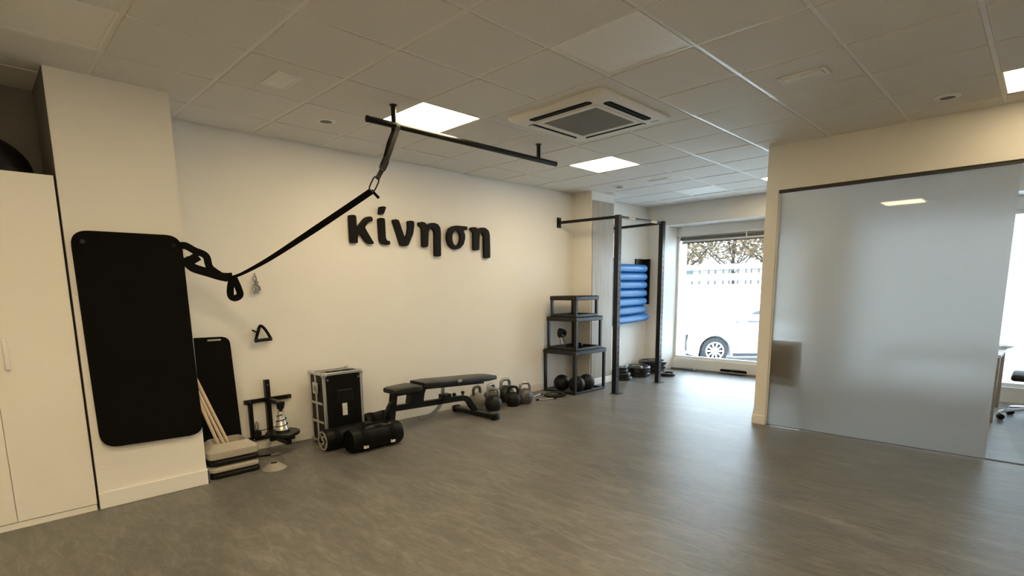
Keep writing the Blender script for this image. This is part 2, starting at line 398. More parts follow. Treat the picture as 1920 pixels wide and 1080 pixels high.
window('window_2', -7.50, -3.25, 'wide office window behind the frosted partition', [(0.24, 2.26)])
t = thing('roller_blind', 'rolled-up dark roller blind at the top of the shop window', 'blind', (7.60, -1.5, 2.26))
obj('tube', cyl(B(), (7.612, -2.66, 2.268), (7.612, -0.41, 2.268), 0.026, n=14), 'blind_grey', t)
obj('bottom_bar', rbox(B(), (7.606, -2.64, 2.190), (7.618, -0.43, 2.212), 0.004, 1), 'blind_grey', t)
obj('fabric', box(B(), (7.611, -2.63, 2.21), (7.613, -0.44, 2.25)), 'window_white', t)
for y in (-0.405, -1.55, -2.665): obj('bracket', box(B(), (7.585, y-0.008, 2.215), (7.635, y+0.008, 2.3145)), 'window_white', t)

# ================================================================== CEILING FITTINGS
def light_panel(i, j, on):
    x0, x1, y0, y1 = GX(i)+0.012, GX(i+1)-0.012, GY(j+1)+0.012, GY(j)-0.012
    where = {(2,2): 'lit square ceiling panel directly over the ceiling pull-up bar', (6,2): 'lit square ceiling panel between the black bar and the pillar',
             (10,4): 'lit square ceiling panel near the shop window', (6,8): 'lit square ceiling panel beside the header of the glass partition',
             (-2,2): 'unlit square ceiling panel near the white cabinet', (2,5): 'unlit square ceiling panel beside the air conditioner',
             (10,2): 'unlit square ceiling panel near the window wall'}
    where.update({(-2,5): 'lit square ceiling panel mirrored in the frosted glass door', (2,8): 'unlit square ceiling panel over the middle of the open floor', (-2,8): 'added unseen lit ceiling panel over the near end of the open floor',
                  (-6,8): 'added unseen lit ceiling panel close to the end wall', (-2,11): 'added unseen lit ceiling panel nearest the corner opposite the cabinet', (-6,11): 'added unseen lit ceiling panel in the corner of the end wall'})
    lab = where[(i, j)]
    t = thing('ceiling_light', lab, 'ceiling light', ((x0+x1)/2, (y0+y1)/2, H-0.004), group='square ceiling light panels')
    f = B(); z0, z1 = H-0.004, H+0.016; w = 0.012
    for lo, hi in (((x0, y0), (x1, y0+w)), ((x0, y1-w), (x1, y1)), ((x0, y0+w), (x0+w, y1-w)), ((x1-w, y0+w), (x1, y1-w))): box(f, lo+(z0,), hi+(z1,))
    obj('frame', f, 'white_trim', t)
    obj('diffuser', box(B(), (x0+w, y0+w, H), (x1-w, y1-w, H+0.012)), ('diffuser_dimmed' if (i, j) == (6, 8) else 'diffuser_boosted' if i < 0 else 'diffuser_lit') if on else 'diffuser_off', t)
for (i, j), on in PANELS.items(): light_panel(i, j, on)

# air conditioner cassette
ax, ay = 2.4, GY(4)
t = thing('air_conditioner', 'square white ceiling cassette air conditioner with four black slots', 'air conditioner', (ax, ay, H-0.045))
bd = B(); R = 0.475
zs = [(R, 0), (R, -0.014), (R-0.012, -0.026), (R-0.05, -0.036)]
rings = []
for r, dz in zs: rings.append([bd.verts.new((ax+a, ay+b, H-0.003+dz)) for a, b in rrect(-r, -r, r, r, 0.05)])
for A_, C_ in zip(rings, rings[1:]):
    for k in range(len(A_)): bd.faces.new((A_[k], A_[(k+1)%len(A_)], C_[(k+1)%len(A_)], C_[k]))
bd.faces.new(rings[-1]); bd.faces.new(rings[0][::-1])
obj('body', bd, 'plaster_white', t)
zb = H-0.039
for k in range(4):
    c, s = math.cos(k*PI/2), math.sin(k*PI/2)
    mp = lambda a, b, z, c=c, s=s: (ax+a*c-b*s, ay+a*s+b*c, z)
    sl = obj('air_slot', prism(B(), rrect(-0.295, 0.335, 0.295, 0.405, 0.03), mp, zb-0.0015, zb+0.01), 'hole_shade', t)  # black inlay gives the recessed dark look, no cavity behind it
    obj('louver', prism(B(), rrect(-0.285, 0.372 if k in (1, 2) else 0.362, 0.285, 0.378 if k in (1, 2) else 0.398, 0.003), mp, zb-0.004, zb-0.001), 'steel_black' if k in (1, 2) else 'plaster_white', sl)
g = obj('grille', prism(B(), rrect(-0.262, -0.262, 0.262, 0.262, 0.012), lambda a, b, z: (ax+a, ay+b, z), zb-0.004, zb+0.004), 'ac_grille', t)
gf = B()
for lo, hi in (((-0.30,-0.30), (0.30,-0.262)), ((-0.30,0.262), (0.30,0.30)), ((-0.30,-0.262), (-0.262,0.262)), ((0.262,-0.262), (0.30,0.262))):
    rbox(gf, (ax+lo[0], ay+lo[1], zb-0.007), (ax+hi[0], ay+hi[1], zb+0.004), 0.003, 1)
obj('grille_frame', gf, 'plaster_white', t)
obj('receiver', rbox(B(), (ax+0.36, ay-0.42, zb-0.006), (ax+0.40, ay-0.35, zb+0.001), 0.003, 1), 'desk_white', t)

def sq_vent(cx, cy, hx, hy, name, label, cat):
    t = thing(name, label, cat, (cx, cy, H-0.014))
    f = B(); w = 0.022
    for lo, hi in (((-hx,-hy), (hx,-hy+w)), ((-hx,hy-w), (hx,hy)), ((-hx,-hy+w), (-hx+w,hy-w)), ((hx-w,-hy+w), (hx,hy-w))):
        rbox(f, (cx+lo[0], cy+lo[1], H-0.014), (cx+hi[0], cy+hi[1], H-0.004), 0.003, 1)
    obj('frame', f, 'plaster_white', t)
    return t
t = sq_vent(0.303, -1.39, 0.085, 0.14, 'emergency_light', 'small white framed emergency light in the ceiling near the white pillar', 'emergency light')
obj('lens', rbox(B(), (0.24, -1.508, H-0.016), (0.366, -1.272, H-0.005), 0.004, 1), 'diffuser_off', t)
for cx, cy, lab in ((2.72, -3.79, 'slim white slot vent in the ceiling between air conditioner and glass partition'), (5.12, -1.40, 'slim white slot vent in the ceiling near the black rack')):
    t = sq_vent(cx, cy, 0.075, 0.145, 'slot_vent', lab, 'vent')
    obj('blade', rbox(B(), (cx-0.045, cy-0.118, H-0.020), (cx+0.020, cy+0.118, H-0.007), 0.003, 1), 'plaster_white', t)
for cx, cy, lab in ((0.906, -0.789, 'round white recessed spotlight in the ceiling above the letters wall'), (3.934, -4.401, 'round white recessed spotlight in the ceiling beside the partition header'), (5.11, -0.786, 'round white recessed spotlight in the ceiling above the black rack')):
    t = thing('downlight', lab, 'spotlight', (cx, cy, H-0.016))
    obj('ring', lathe(B(), [(0.048, 0.014), (0.048, 0.002), (0.056, 0.0), (0.075, 0.004), (0.080, 0.013), (0.048, 0.014)], (cx, cy, H-0.018), n=28), 'plaster_white', t)
    obj('lens', lathe(B(), [(0, 0.004), (0.046, 0.006), (0.046, 0.013), (0, 0.013)], (cx, cy, H-0.018), n=24), 'blind_grey', t)

# ceiling pull-up bar
YB = -1.48
t = thing('ceiling_pull_up_bar', 'long black pull-up bar hung from the ceiling on two short posts', 'pull-up bar', (1.9, YB, 2.64))
obj('bar', cyl(B(), (0.865, YB, 2.662), (2.95, YB, 2.662), 0.023, n=18), 'steel_black', t)
for x in (1.09, 2.70):
    p = obj('post', cyl(B(), (x, YB, 2.675), (x, YB, H-0.004), 0.019, n=14), 'steel_black', t)
    obj('flange', cyl(B(), (x, YB, H-0.012), (x, YB, H-0.0045), 0.028, n=16), 'steel_black', p)
for x in (0.862, 2.947): obj('end_cap', cyl(B(), (x, YB, 2.662), (x+0.006, YB, 2.662), 0.0245, n=18), 'rubber_black', t)

# ================================================================== SUSPENSION STRAP
t = thing('suspension_trainer', 'black suspension strap looped over the ceiling bar and drawn to the white pillar', 'exercise strap', (1.1, YB, 2.64))
ST = rect(0.004, 0.034); up = (0, 1, 0); YS = YB-0.01
S1, S2, S3 = pix(733, 268, 1, YS), pix(726, 292, 1, YS), pix(719, 313, 1, YS); S4 = pix(707, 336, 1, YS)
obj('anchor_strap', sweep(B(), smooth_path([(1.112, YB+0.002, 2.6865), (1.110, YB-0.024, 2.660), (1.098, YB-0.018, 2.61), S1+Vector((.012, -.008, 0)), S2+Vector((.006, -.006, 0)), S3, S4]), ST, up=up), 'strap_grey', t)
obj('anchor_strap', sweep(B(), smooth_path([(1.108, YB, 2.6868), (1.104, YB+0.024, 2.660), (1.088, YB+0.016, 2.61), S1+Vector((-.010, .008, 0)), S2+Vector((-.008, .006, 0)), S3+Vector((-.003, .006, 0))]), ST, up=up), 'strap_black', t)
for a_, b_, w_ in (((725, 297), (716, 318), 0.024), ((707, 334), (696, 357), 0.024)):     # metal rings
    p_, q_ = pix(*a_, 1, YS), pix(*b_, 1, YS); c = (p_+q_)/2; d = (q_-p_); L_ = d.length; d.normalize(); sd = Vector((0, 1, 0)).cross(d).normalized()
    pts = []
    for k in range(24):
        an = 2*PI*k/24; cc, ss = math.cos(an), math.sin(an)
        pts.append(c+d*(math.copysign(abs(cc)**0.6, cc)*L_*0.55)+sd*(math.copysign(abs(ss)**0.6, ss)*w_))
    obj('carabiner', tube(B(), pts, 0.0055, 8, True), 'steel_black', t)
K0 = pix(436, 519, 1, -0.72)
path = [pix(697, 358, 1, -1.45), pix(650, 390, 1, -1.32), pix(575, 440, 1, -1.10), pix(505, 485, 1, -0.90), pix(457, 511, 1, -0.77), K0]
for off, w in ((0.0, 0.046), (0.010, 0.036)):
    pp = [p+Vector((0, off, -off*0.8)) for p in path]
    obj('main_strap', sweep(B(), smooth_path(pp), rect(0.005, w), up=(0.15, 1, 0.25), ws=lambda u: 1.0 if u < 0.35 else max(0.36, 1.0-1.35*(u-0.35))), 'strap_black', t)
h0, h1 = pix(697, 357, 1, -1.45), pix(710, 371, 1, -1.45)
obj('adjuster', cyl(B(), h0, h1, 0.011, n=10), 'strap_black', t)
Hk1 = Vector((-0.205, -0.6515, 1.772)); Hk2 = Vector((-0.205, -0.6515, 1.655)); C1 = Vector((-0.158, -0.650, 1.778)); C2 = Vector((-0.158, -0.650, 1.662))
K1 = pix(418, 519, 1, -0.70); PK = pix(386, 480, 1, -0.66); LB = pix(362, 502, 1, -0.655)
obj('buckle', rbox(B(), (-0.035, -0.012, -0.028), (0.035, 0.012, 0.028), 0.006, 1, Matrix.Translation(K1)@Matrix.Rotation(0.35, 4, 'Y')), 'strap_black', t)
obj('foot_cradle', sweep(B(), smooth_path([Hk1, C1, pix(365, 470, 1, -0.655), PK, pix(394, 502, 1, -0.66), K1]), rect(0.006, 0.050), up=(0, 1, 0)), 'strap_black', t)
obj('foot_cradle', sweep(B(), smooth_path([Hk2, C2, LB, pix(390, 511, 1, -0.66), K1, K0]), rect(0.008, 0.062), up=(0, 1, 0)), 'strap_black', t)
obj('foot_cradle', sweep(B(), smooth_path([C2+Vector((0.0, -0.002, 0.01)), pix(358, 488, 1, -0.655), pix(372, 480, 1, -0.66)]), rect(0.006, 0.062), up=(0, 1, 0)), 'strap_black', t)
lp = [K0, pix(432, 540, 1, -0.70), pix(433, 555, 1, -0.70), pix(441, 559, 1, -0.70), pix(450, 553, 1, -0.71), pix(447, 540, 1, -0.72), K0+Vector((0.006, 0, 0))]
obj('hand_loop', sweep(B(), smooth_path(lp), rect(0.006, 0.048), up=(0.3, 1, 0)), 'strap_black', t)

# ================================================================== LETTERS
def zp(x, y): return 620+x/5.647, 370+y/5.647
LET = [
 ('kappa', [[(195,188),(230,182),(272,190),(280,318),(350,228),(380,205),(420,200),(446,212),(447,245),(440,255),(410,260),(395,272),(365,318),(465,488),(445,495),(390,487),(318,385),(290,410),(292,480),(270,486),(213,482)]]),
 ('iota', [[(505,225),(530,214),(577,222),(588,430),(600,455),(630,462),(635,497),(600,505),(565,497),(535,480),(522,450)], [(520,98),(555,93),(592,100),(568,172),(550,181),(512,178)]]),
 ('nu', [[(657,236),(690,230),(725,240),(790,435),(812,390),(822,330),(818,250),(850,245),(885,253),(888,300),(875,385),(825,510),(790,518),(745,512)]]),
 ('eta', [[(933,265),(970,257),(1005,268),(1025,292),(1060,270),(1100,268),(1140,285),(1163,320),(1170,370),(1172,622),(1140,628),(1105,622),(1102,370),(1085,330),(1065,320),(1042,340),(1036,520),(1010,530),(972,525),(968,330),(960,312),(935,300)]]),
 ('sigma', [[(1450,308),(1448,345),(1410,352),(1425,390),(1427,440),(1410,500),(1375,540),(1330,553),(1285,540),(1250,500),(1232,440),(1235,380),(1258,325),(1300,302),(1340,298)], [(1332+42*math.cos(a), 430+80*math.sin(a)) for a in [2*PI*k/16 for k in range(16)]]]),
 ('eta', [[(1485,320),(1520,312),(1550,322),(1568,340),(1600,318),(1640,322),(1675,350),(1688,395),(1693,640),(1660,646),(1630,640),(1625,410),(1610,375),(1595,370),(1580,390),(1578,555),(1550,563),(1515,558),(1513,380),(1505,358),(1487,348)]]),
]
YF = -0.043
def letter_mesh(name, polys):
    cu = bpy.data.curves.new(name, 'CURVE'); cu.dimensions = '2D'; cu.fill_mode = 'BOTH'; cu.extrude = 0.016; cu.bevel_depth = 0.0015; cu.bevel_resolution = 0; cu.offset = -0.002
    pts = [[pix(*zp(*q), 1, YF) for q in poly] for poly in polys]
    for P in pts:
        # two rounds of corner cutting keep the stems straight and round the ends
        Q = []
        n = len(P)
        for k in range(n):
            a, b, c = P[k-1], P[k], P[(k+1)%n]
            la, lc = min(0.22*(a-b).length, 0.02), min(0.22*(c-b).length, 0.02)
            p1 = b+(a-b).normalized()*la; p2 = b+(c-b).normalized()*lc
            Q += [p1, (p1+p2+b*2)/4, p2]
        s = cu.splines.new('POLY'); s.points.add(len(Q)-1); s.use_cyclic_u = True
        for k, q in enumerate(Q): s.points[k].co = (q.x, q.z, 0, 1)
    o = bpy.data.objects.new(name, cu); COL.objects.link(o); dg = bpy.context.evaluated_depsgraph_get(); dg.update()
    me = bpy.data.meshes.new_from_object(o.evaluated_get(dg)); bpy.data.objects.remove(o)
    bm = B(); bm.from_mesh(me); bpy.data.meshes.remove(me)
    for v in bm.verts: v.co = Vector((v.co.x, YF+0.0175-v.co.z, v.co.y))
    return bm
labs = ['black raised Greek letter kappa, first on the white wall', 'black raised Greek letter iota with its slanted accent on the wall', 'black raised Greek letter nu on the white wall',
        'black raised Greek letter eta standing between nu and sigma', 'black raised Greek letter sigma on the white wall', 'black raised Greek letter eta at the end of the word after sigma']
for (nm, polys), lab in zip(LET, labs):
    if nm == 'iota':
        r0 = pix(*zp(560, 505), 1, YF); t = thing('letter_iota', lab, 'letter', (r0.x, 0, r0.z), group='letters of the wall sign')
        obj('stem', letter_mesh('stem', polys[:1]), 'letter_black', t); obj('accent_mark', letter_mesh('accent', polys[1:]), 'letter_black', t)
        parts = t.children
    else:
        t = obj('letter_'+nm, letter_mesh(nm, polys), 'letter_black'); tag(t, lab, 'letter', 'letters of the wall sign')
    pin = B()
    bb = [pix(*zp(*q), 1, -0.02) for q in polys[0]]
    cx = bb[0].x*0.5+bb[-1].x*0.5
    cyl(pin, (cx+0.012, -0.02, bb[0].z-0.05), (cx+0.012, 0.0, bb[0].z-0.05), 0.004, n=8)
    obj('stand_off_pin', pin, 'steel_black', t)

# ================================================================== LEFT SIDE: CABINET, BALL, MATS
YC = -0.655
t = thing('tall_cabinet', 'tall white two-door cabinet standing in the recess beside the pillar', 'cabinet', (-1.24, -0.38, 0))
obj('body', box(B(), (-1.64, YC+0.019, 0.04), (-0.838, -0.10, 2.168)), 'cabinet_white', t)
for x0, x1, hx in ((-1.636, -1.2395, -1.29), (-1.2355, -0.842, -1.175)):
    d = obj('door', rbox(B(), (x0, YC, 0.046), (x1, YC+0.018, 2.166), 0.002, 1), 'cabinet_white', t)
    hb = B(); rbox(hb, (hx-0.011, YC-0.034, 1.000), (hx+0.011, YC-0.022, 1.192), 0.004, 2)
    for z in (1.02, 1.172): box(hb, (hx-0.006, YC-0.024, z-0.006), (hx+0.006, YC, z+0.006))
    obj('handle', hb, 'white_trim', d)
obj('plinth', box(B(), (-1.636, YC+0.010, 0.0), (-0.842, -0.12, 0.040)), 'cabinet_white', t)
t = thing('balance_dome', 'black half-ball balance dome lying on top of the white cabinet', 'balance dome', (-1.19, -0.36, 2.168))
obj('dome', lathe(B(), [(0.285*math.cos(a), 0.03+0.225*math.sin(a)) for a in [k*PI/2/14 for k in range(14)]]+[(0, 0.255)], (-1.19, -0.36, 2.1685), n=40), 'rubber_black', t)
obj('platform', lathe(B(), [(0, 0), (0.285, 0), (0.292, 0.006), (0.292, 0.026), (0.285, 0.031), (0, 0.031)], (-1.19, -0.36, 2.1685), n=40), 'rubber_black', t)

# hanging mat: gently bowed sheet with rounded corners, two eyelets
def mat_sheet(poly, yfun, th):
    bm = B()
    A = [bm.verts.new((a, yfun(a, z), z)) for a, z in poly]
    f = bm.faces.new(A)
    bmesh.ops.triangulate(bm, faces=[f])
    bmesh.ops.subdivide_edges(bm, edges=bm.edges[:], cuts=3, use_grid_fill=True)
    bmesh.ops.subdivide_edges(bm, edges=bm.edges[:], cuts=1, use_grid_fill=True)
    for v in bm.verts: v.co.y = yfun(v.co.x, v.co.z)
    ex = bmesh.ops.extrude_face_region(bm, geom=bm.faces[:])
    for e in ex['geom']:
        if isinstance(e, bmesh.types.BMVert): e.co.y -= th
    return bm
tl, tr, br, bl = (-0.800, 1.845), (-0.182, 1.845), (-0.168, 0.405), (-0.785, 0.425)
def quad_round(P, r, n=7):
    out = []; P = [Vector((a, b)) for a, b in P]
    for k in range(4):
        a, b, c = P[k-1], P[k], P[(k+1)%4]; p1 = b+(a-b).normalized()*r; p2 = b+(c-b).normalized()*r
        for s in range(n+1):
            u = s/n; out.append(tuple(p1*(1-u)**2+b*2*u*(1-u)+p2*u*u))
    return out
t = thing('hanging_mat', 'large black exercise mat hung flat on the white pillar', 'exercise mat', (-0.49, -0.66, 0.41))
obj('sheet', mat_sheet(quad_round([tl, tr, br, bl], 0.10), lambda x, z: -0.657-0.028*max(0, (0.95-z)/0.55)**2, 0.013), 'foam_black', t)
for x in (-0.742, -0.235):
    e = obj('eyelet', lathe(B(), [(0.006, 0), (0.013, 0), (0.015, 0.003), (0.013, 0.005), (0.006, 0.005), (0.006, 0)], (x, -0.670, 1.775), (0, -1, 0), 18), 'steel_black', t)
    obj('hook', cyl(B(), (x, -0.684, 1.775), (x, -0.644, 1.776), 0.0045, n=8), 'steel_black', e)

# leaning mat
t = thing('leaning_mat', 'black exercise mat with a handle slot leaning behind the wooden poles', 'exercise mat', (0.05, -0.2, 0))
ly = lambda x, z: -0.055-0.15*(1.075-z)/1.075
obj('sheet', mat_sheet(quad_round([(-0.145, 1.075), (0.262, 1.068), (0.250, 0.004), (-0.145, 0.004)], 0.07), ly, 0.016), 'foam_black', t)
obj('handle_slot', rbox(B(), (0.085, -0.0835, 1.038), (0.190, -0.0765, 1.053), 0.003, 2), 'step_beige', t)

# step risers: hollow square blocks
def riser(bm, cx, cy, z0, z1, hx, hy, taper, hole):
    o = [rrect(cx-hx, cy-hy, cx+hx, cy+hy, 0.05), rrect(cx-hx-0.004, cy-hy-0.004, cx+hx+0.004, cy+hy+0.004, 0.055)]
    hx2, hy2 = hx-taper, hy-taper
    outs = [(o[0], z0), (o[1], z0+0.012), (o[1], z0+(z1-z0)*0.5), (rrect(cx-hx2, cy-hy2, cx+hx2, cy+hy2, 0.045), z1-0.008), (rrect(cx-hx2+0.01, cy-hy2+0.01, cx+hx2-0.01, cy+hy2-0.01, 0.04), z1),
            (rrect(cx-hole[0], cy-hole[1], cx+hole[0], cy+hole[1], 0.03), z1), (rrect(cx-hole[0]+.004, cy-hole[1]+.004, cx+hole[0]-.004, cy+hole[1]-.004, 0.03), z0)]
    R_ = [[bm.verts.new((a, b, z)) for a, b in P] for P, z in outs]; n = len(R_[0])
    for a, c in list(zip(R_, R_[1:]))+[(R_[-1], R_[0])]:
        for k in range(n): bm.faces.new((a[k], a[(k+1)%n], c[(k+1)%n], c[k]))
    return bm
SX, SY = 0.060, -0.435
lev = [(0.0, 0.052, 'rubber_black', 'black step riser at the very bottom of the stack by the poles', 0.012), (0.052, 0.102, 'step_beige', 'thin beige step riser between two black ones', 0.012),
       (0.102, 0.155, 'rubber_black', 'black step riser right under the topmost beige one', 0.012), (0.155, 0.262, 'step_beige', 'tapered beige step riser on top of the stack holding the poles', 0.05)]
for k, (z0, z1, mm, lab, tp) in enumerate(lev):
    dx = (0.004, -0.003, 0.003, 0.0)[k]
    tag(obj('step_riser', riser(B(), SX+dx, SY, z0+0.0005, z1, 0.186, 0.168, tp, (0.120, 0.098)), mm), lab, 'step riser', 'stacked step risers')
for k, (top, bot) in enumerate((((370, 716), (428, 831)), ((371, 735), (419, 831)), ((373, 752), (409, 832)))):
    p1 = pix(*bot, 1, -0.43-0.01*k); p0 = pix(*top, 1, -0.40-0.02*k); d = (p0-p1).normalized()
    low = p1-d*((p1.z-0.012)/d.z); hi = p0+d*0.30
    # poles end on the floor inside the hollow stack and lean on the pillar side
    lim = (-0.148-p1.x)/d.x if d.x < 0 else 9
    hi = p1+d*(lim*0.985)
    b = B(); cyl(b, low, hi, 0.0125, n=14)
    tag(obj('wooden_pole', b, 'wood_pole'), ('pale wooden pole standing in the step risers, the one nearest the room', 'pale wooden pole in the middle of the three in the risers', 'pale wooden pole closest to the white pillar')[k], 'pole', 'wooden poles in the risers')
# marker disc and clip on the floor
t = tag(obj('marker_cone', lathe(B(), [(0.028, 0.046), (0.034, 0.048), (0.096, 0.004), (0.098, 0), (0.092, 0), (0.030, 0.043), (0.028, 0.046)], (0.335, -0.645, 0), n=32), 'cone_plastic'), 'low beige marker cone on the floor before the risers', 'marker cone')
t = thing('snap_hook', 'small metal snap hook with black cord lying on the floor', 'snap hook', (0.42, -0.27, 0))
obj('ring', tube(B(), [(0.495+0.045*math.cos(a), -0.28+0.018*math.sin(a), 0.006) for a in [2*PI*k/18 for k in range(18)]], 0.005, 8, True), 'steel_brushed', t)
obj('cord', tube(B(), smooth_path([(0.448, -0.278, 0.008), (0.40, -0.262, 0.007), (0.36, -0.25, 0.007), (0.31, -0.262, 0.007)]), 0.007, 8), 'strap_black', t)

# wall hook with metal clips, and triangular handle hung on the wall
t = thing('hanging_clips', 'bunch of small metal clips hung from a hook on the wall above the triangular handle', 'snap hook', (0.535, 0, 1.43))
obj('hook', tube(B(), smooth_path([(0.533, 0.0, 1.605), (0.533, -0.03, 1.605), (0.533, -0.036, 1.585), (0.533, -0.026, 1.575)]), 0.004, 8), 'steel_brushed', t)
for (dx, z, a, b_) in ((-0.006, 1.560, 0.012, 0.026), (0.006, 1.525, 0.010, 0.013), (0.0, 1.480, 0.020, 0.036), (0.016, 1.470, 0.018, 0.032), (-0.014, 1.462, 0.016, 0.028)):
    obj('clip', tube(B(), [(0.535+dx+a*math.cos(u), -0.028-0.006*math.sin(u*2), z+b_*math.sin(u)) for u in [2*PI*k/16 for k in range(16)]], 0.0065, 8, True), 'steel_brushed', t)
t = thing('triangle_handle', 'black triangular strap handle hung on the wall below the metal clips', 'handle', (0.55, -0.03, 1.0))
obj('grip', cyl(B(), (0.478, -0.045, 1.010), (0.628, -0.045, 1.018), 0.016, n=14), 'rubber_black', t)
obj('strap', sweep(B(), smooth_path([(0.487, -0.045, 1.015), (0.515, -0.035, 1.085), (0.545, -0.020, 1.140), (0.580, -0.030, 1.110), (0.622, -0.045, 1.02)]), rect(0.004, 0.026), up=(0, 1, 0)), 'strap_black', t)
obj('wall_hook', tube(B(), smooth_path([(0.546, 0.0, 1.128), (0.546, -0.026, 1.126), (0.546, -0.036, 1.138)]), 0.005, 8), 'steel_black', t)
obj('loose_end', sweep(B(), smooth_path([(0.512, -0.030, 1.082), (0.485, -0.028, 1.098), (0.468, -0.03, 1.108)]), rect(0.003, 0.014), up=(0, 1, 0)), 'strap_black', t)

# ================================================================== CONICAL PULLEY
t = thing('cone_pulley_trainer', 'black wall-mounted pulley frame with a silver cone above a flywheel disc', 'pulley trainer', (0.56, -0.02, 0.1))
def bar(bm, p, q, w=0.034): return sweep(bm, [p, q], rect(w, w))
obj('post', bar(B(), (0.557, -0.024, 0.10), (0.557, -0.024, 0.645), 0.042), 'steel_black', t)
obj('cross_bar', bar(B(), (0.350, -0.022, 0.462), (0.770, -0.022, 0.462)), 'steel_black', t)
obj('side_post', bar(B(), (0.398, -0.022, 0.110), (0.398, -0.022, 0.455)), 'steel_black', t)
obj('base_bar', bar(B(), (0.350, -0.022, 0.112), (0.740, -0.022, 0.112)), 'steel_black', t)
obj('upper_arm', bar(B(), (0.560, -0.03, 0.455), (0.585, -0.29, 0.455), 0.036), 'steel_black', t)
obj('lower_arm', bar(B(), (0.560, -0.03, 0.125), (0.590, -0.36, 0.112), 0.046), 'steel_black', t)
cx_, cy_ = 0.572, -0.265
obj('bearing', lathe(B(), [(0, 0.37), (0.014, 0.37), (0.016, 0.40), (0.028, 0.405), (0.034, 0.44), (0.034, 0.47), (0, 0.472)], (cx_, cy_, 0), n=18), 'steel_black', t)
cn = obj('cone', lathe(B(), [(0, 0.215), (0.058, 0.215), (0.058, 0.224), (0.053, 0.234), (0.026, 0.372), (0.028, 0.384), (0, 0.386)], (cx_, cy_, 0), n=28), 'cone_metal', t)
pts = []
for k in range(61):
    u = k/60; z = 0.240+0.115*u; r = 0.053-0.027*(z-0.234)/0.138+0.003; a = 2*PI*2.4*u+2.2; pts.append((cx_+r*math.cos(a), cy_+r*math.sin(a), z))
obj('cord', tube(B(), pts, 0.0042, 6), 'strap_black', cn)
obj('flywheel', lathe(B(), [(0, 0.168), (0.140, 0.168), (0.146, 0.174), (0.146, 0.190), (0.140, 0.196), (0.062, 0.197), (0.060, 0.214), (0, 0.215)], (cx_+0.005, cy_, 0), n=40), 'steel_black', t)
for a in (0.3, 1.9, 3.5, 5.1):
    obj('weight_puck', cyl(B(), (cx_+0.11*math.cos(a), cy_+0.11*math.sin(a), 0.140), (cx_+0.11*math.cos(a), cy_+0.11*math.sin(a), 0.1679), 0.028, n=14), 'steel_black', t)
obj('hub', cyl(B(), (cx_+.005, cy_, 0.130), (cx_+.005, cy_, 0.1679), 0.035, n=16), 'steel_black', t)
for x, z in ((0.557, 0.60), (0.392, 0.462), (0.740, 0.462), (0.40, 0.112)):
    obj('bolt', cyl(B(), (x, -0.050, z), (x, -0.038, z), 0.006, n=8), 'chrome', t)
obj('pulley_block', lathe(B(), [(0, -0.016), (0.030, -0.016), (0.034, 0), (0.030, 0.016), (0, 0.016)], (0.432, -0.06, 0.165), (0.3, 1, 0), 18), 'rubber_black', t)
obj('pulley_clip', tube(B(), [(0.430+0.012*math.cos(a), -0.055, 0.235+0.040*math.sin(a)) for a in [2*PI*k/16 for k in range(16)]], 0.005, 8, True), 'steel_brushed', t)
obj('pull_cord', tube(B(), smooth_path([(0.44, -0.06, 0.19), (0.48, -0.12, 0.205), (0.52, -0.2, 0.232), (0.545, -0.235, 0.245)]), 0.004, 6), 'strap_black', t)

# ================================================================== FLIGHT CASE
cx0, cx1, cy0, cy1, cz = 0.930, 1.335, -0.385, -0.095, 0.690
t = thing('flight_case', 'upright black flight case with aluminium edges and a paper label', 'flight case', ((cx0+cx1)/2, (cy0+cy1)/2, 0))
obj('body', box(B(), (cx0+0.004, cy0+0.004, 0.012), (cx1-0.004, cy1-0.004, cz-0.004)), 'vinyl_black', t)
e = 0.026
for ys in (cy0, cy1):
    for zs_ in (0.010, cz):
        s = 1 if ys == cy0 else -1; q = 1 if zs_ < 0.1 else -1
        obj('edge_profile', rbox(B(), (cx0+0.02, min(ys, ys+s*e), min(zs_, zs_+q*e)), (cx1-0.02, max(ys, ys+s*e), max(zs_, zs_+q*e)), 0.004, 1), 'aluminium', t)
    for xs in (cx0, cx1):
        s2 = 1 if xs == cx0 else -1; s = 1 if ys == cy0 else -1
        obj('edge_profile', rbox(B(), (min(xs, xs+s2*e), min(ys, ys+s*e), 0.03), (max(xs, xs+s2*e), max(ys, ys+s*e), cz-0.02), 0.004, 1), 'aluminium', t)
for xs in (cx0, cx1):
    for zs_ in (0.010, cz):
        s = 1 if xs == cx0 else -1; q = 1 if zs_ < 0.1 else -1
        obj('edge_profile', rbox(B(), (min(xs, xs+s*e), cy0+0.02, min(zs_, zs_+q*e)), (max(xs, xs+s*e), cy1-0.02, max(zs_, zs_+q*e)), 0.004, 1), 'aluminium', t)
for xs in (cx0+0.014, cx1-0.014):
    for ys in (cy0+0.014, cy1-0.014):
        for zs_ in (0.024, cz-0.014):
            b = B(); rbox(b, (xs-0.024, ys-0.024, zs_-0.024), (xs+0.024, ys+0.024, zs_+0.024), 0.012, 2); obj('corner_cap', b, 'aluminium', t)
my = (cy0+cy1)/2+0.01
obj('lid_profile', rbox(B(), (cx0-0.005, my-0.014, 0.03), (cx0+0.010, my+0.014, cz-0.02), 0.003, 1), 'aluminium', t)
obj('lid_profile', rbox(B(), (cx0+0.02, my-0.014, cz-0.008), (cx1-0.02, my+0.014, cz+0.004), 0.003, 1), 'aluminium', t)
for z in (0.54,):
    l = obj('butterfly_latch', rbox(B(), (cx0-0.012, my-0.050, z-0.055), (cx0-0.001, my+0.050, z+0.055), 0.006, 2), 'aluminium', t)
    obj('latch_knob', rbox(B(), (cx0-0.020, my-0.012, z-0.025), (cx0-0.011, my+0.012, z+0.025), 0.004, 1), 'steel_brushed', l)
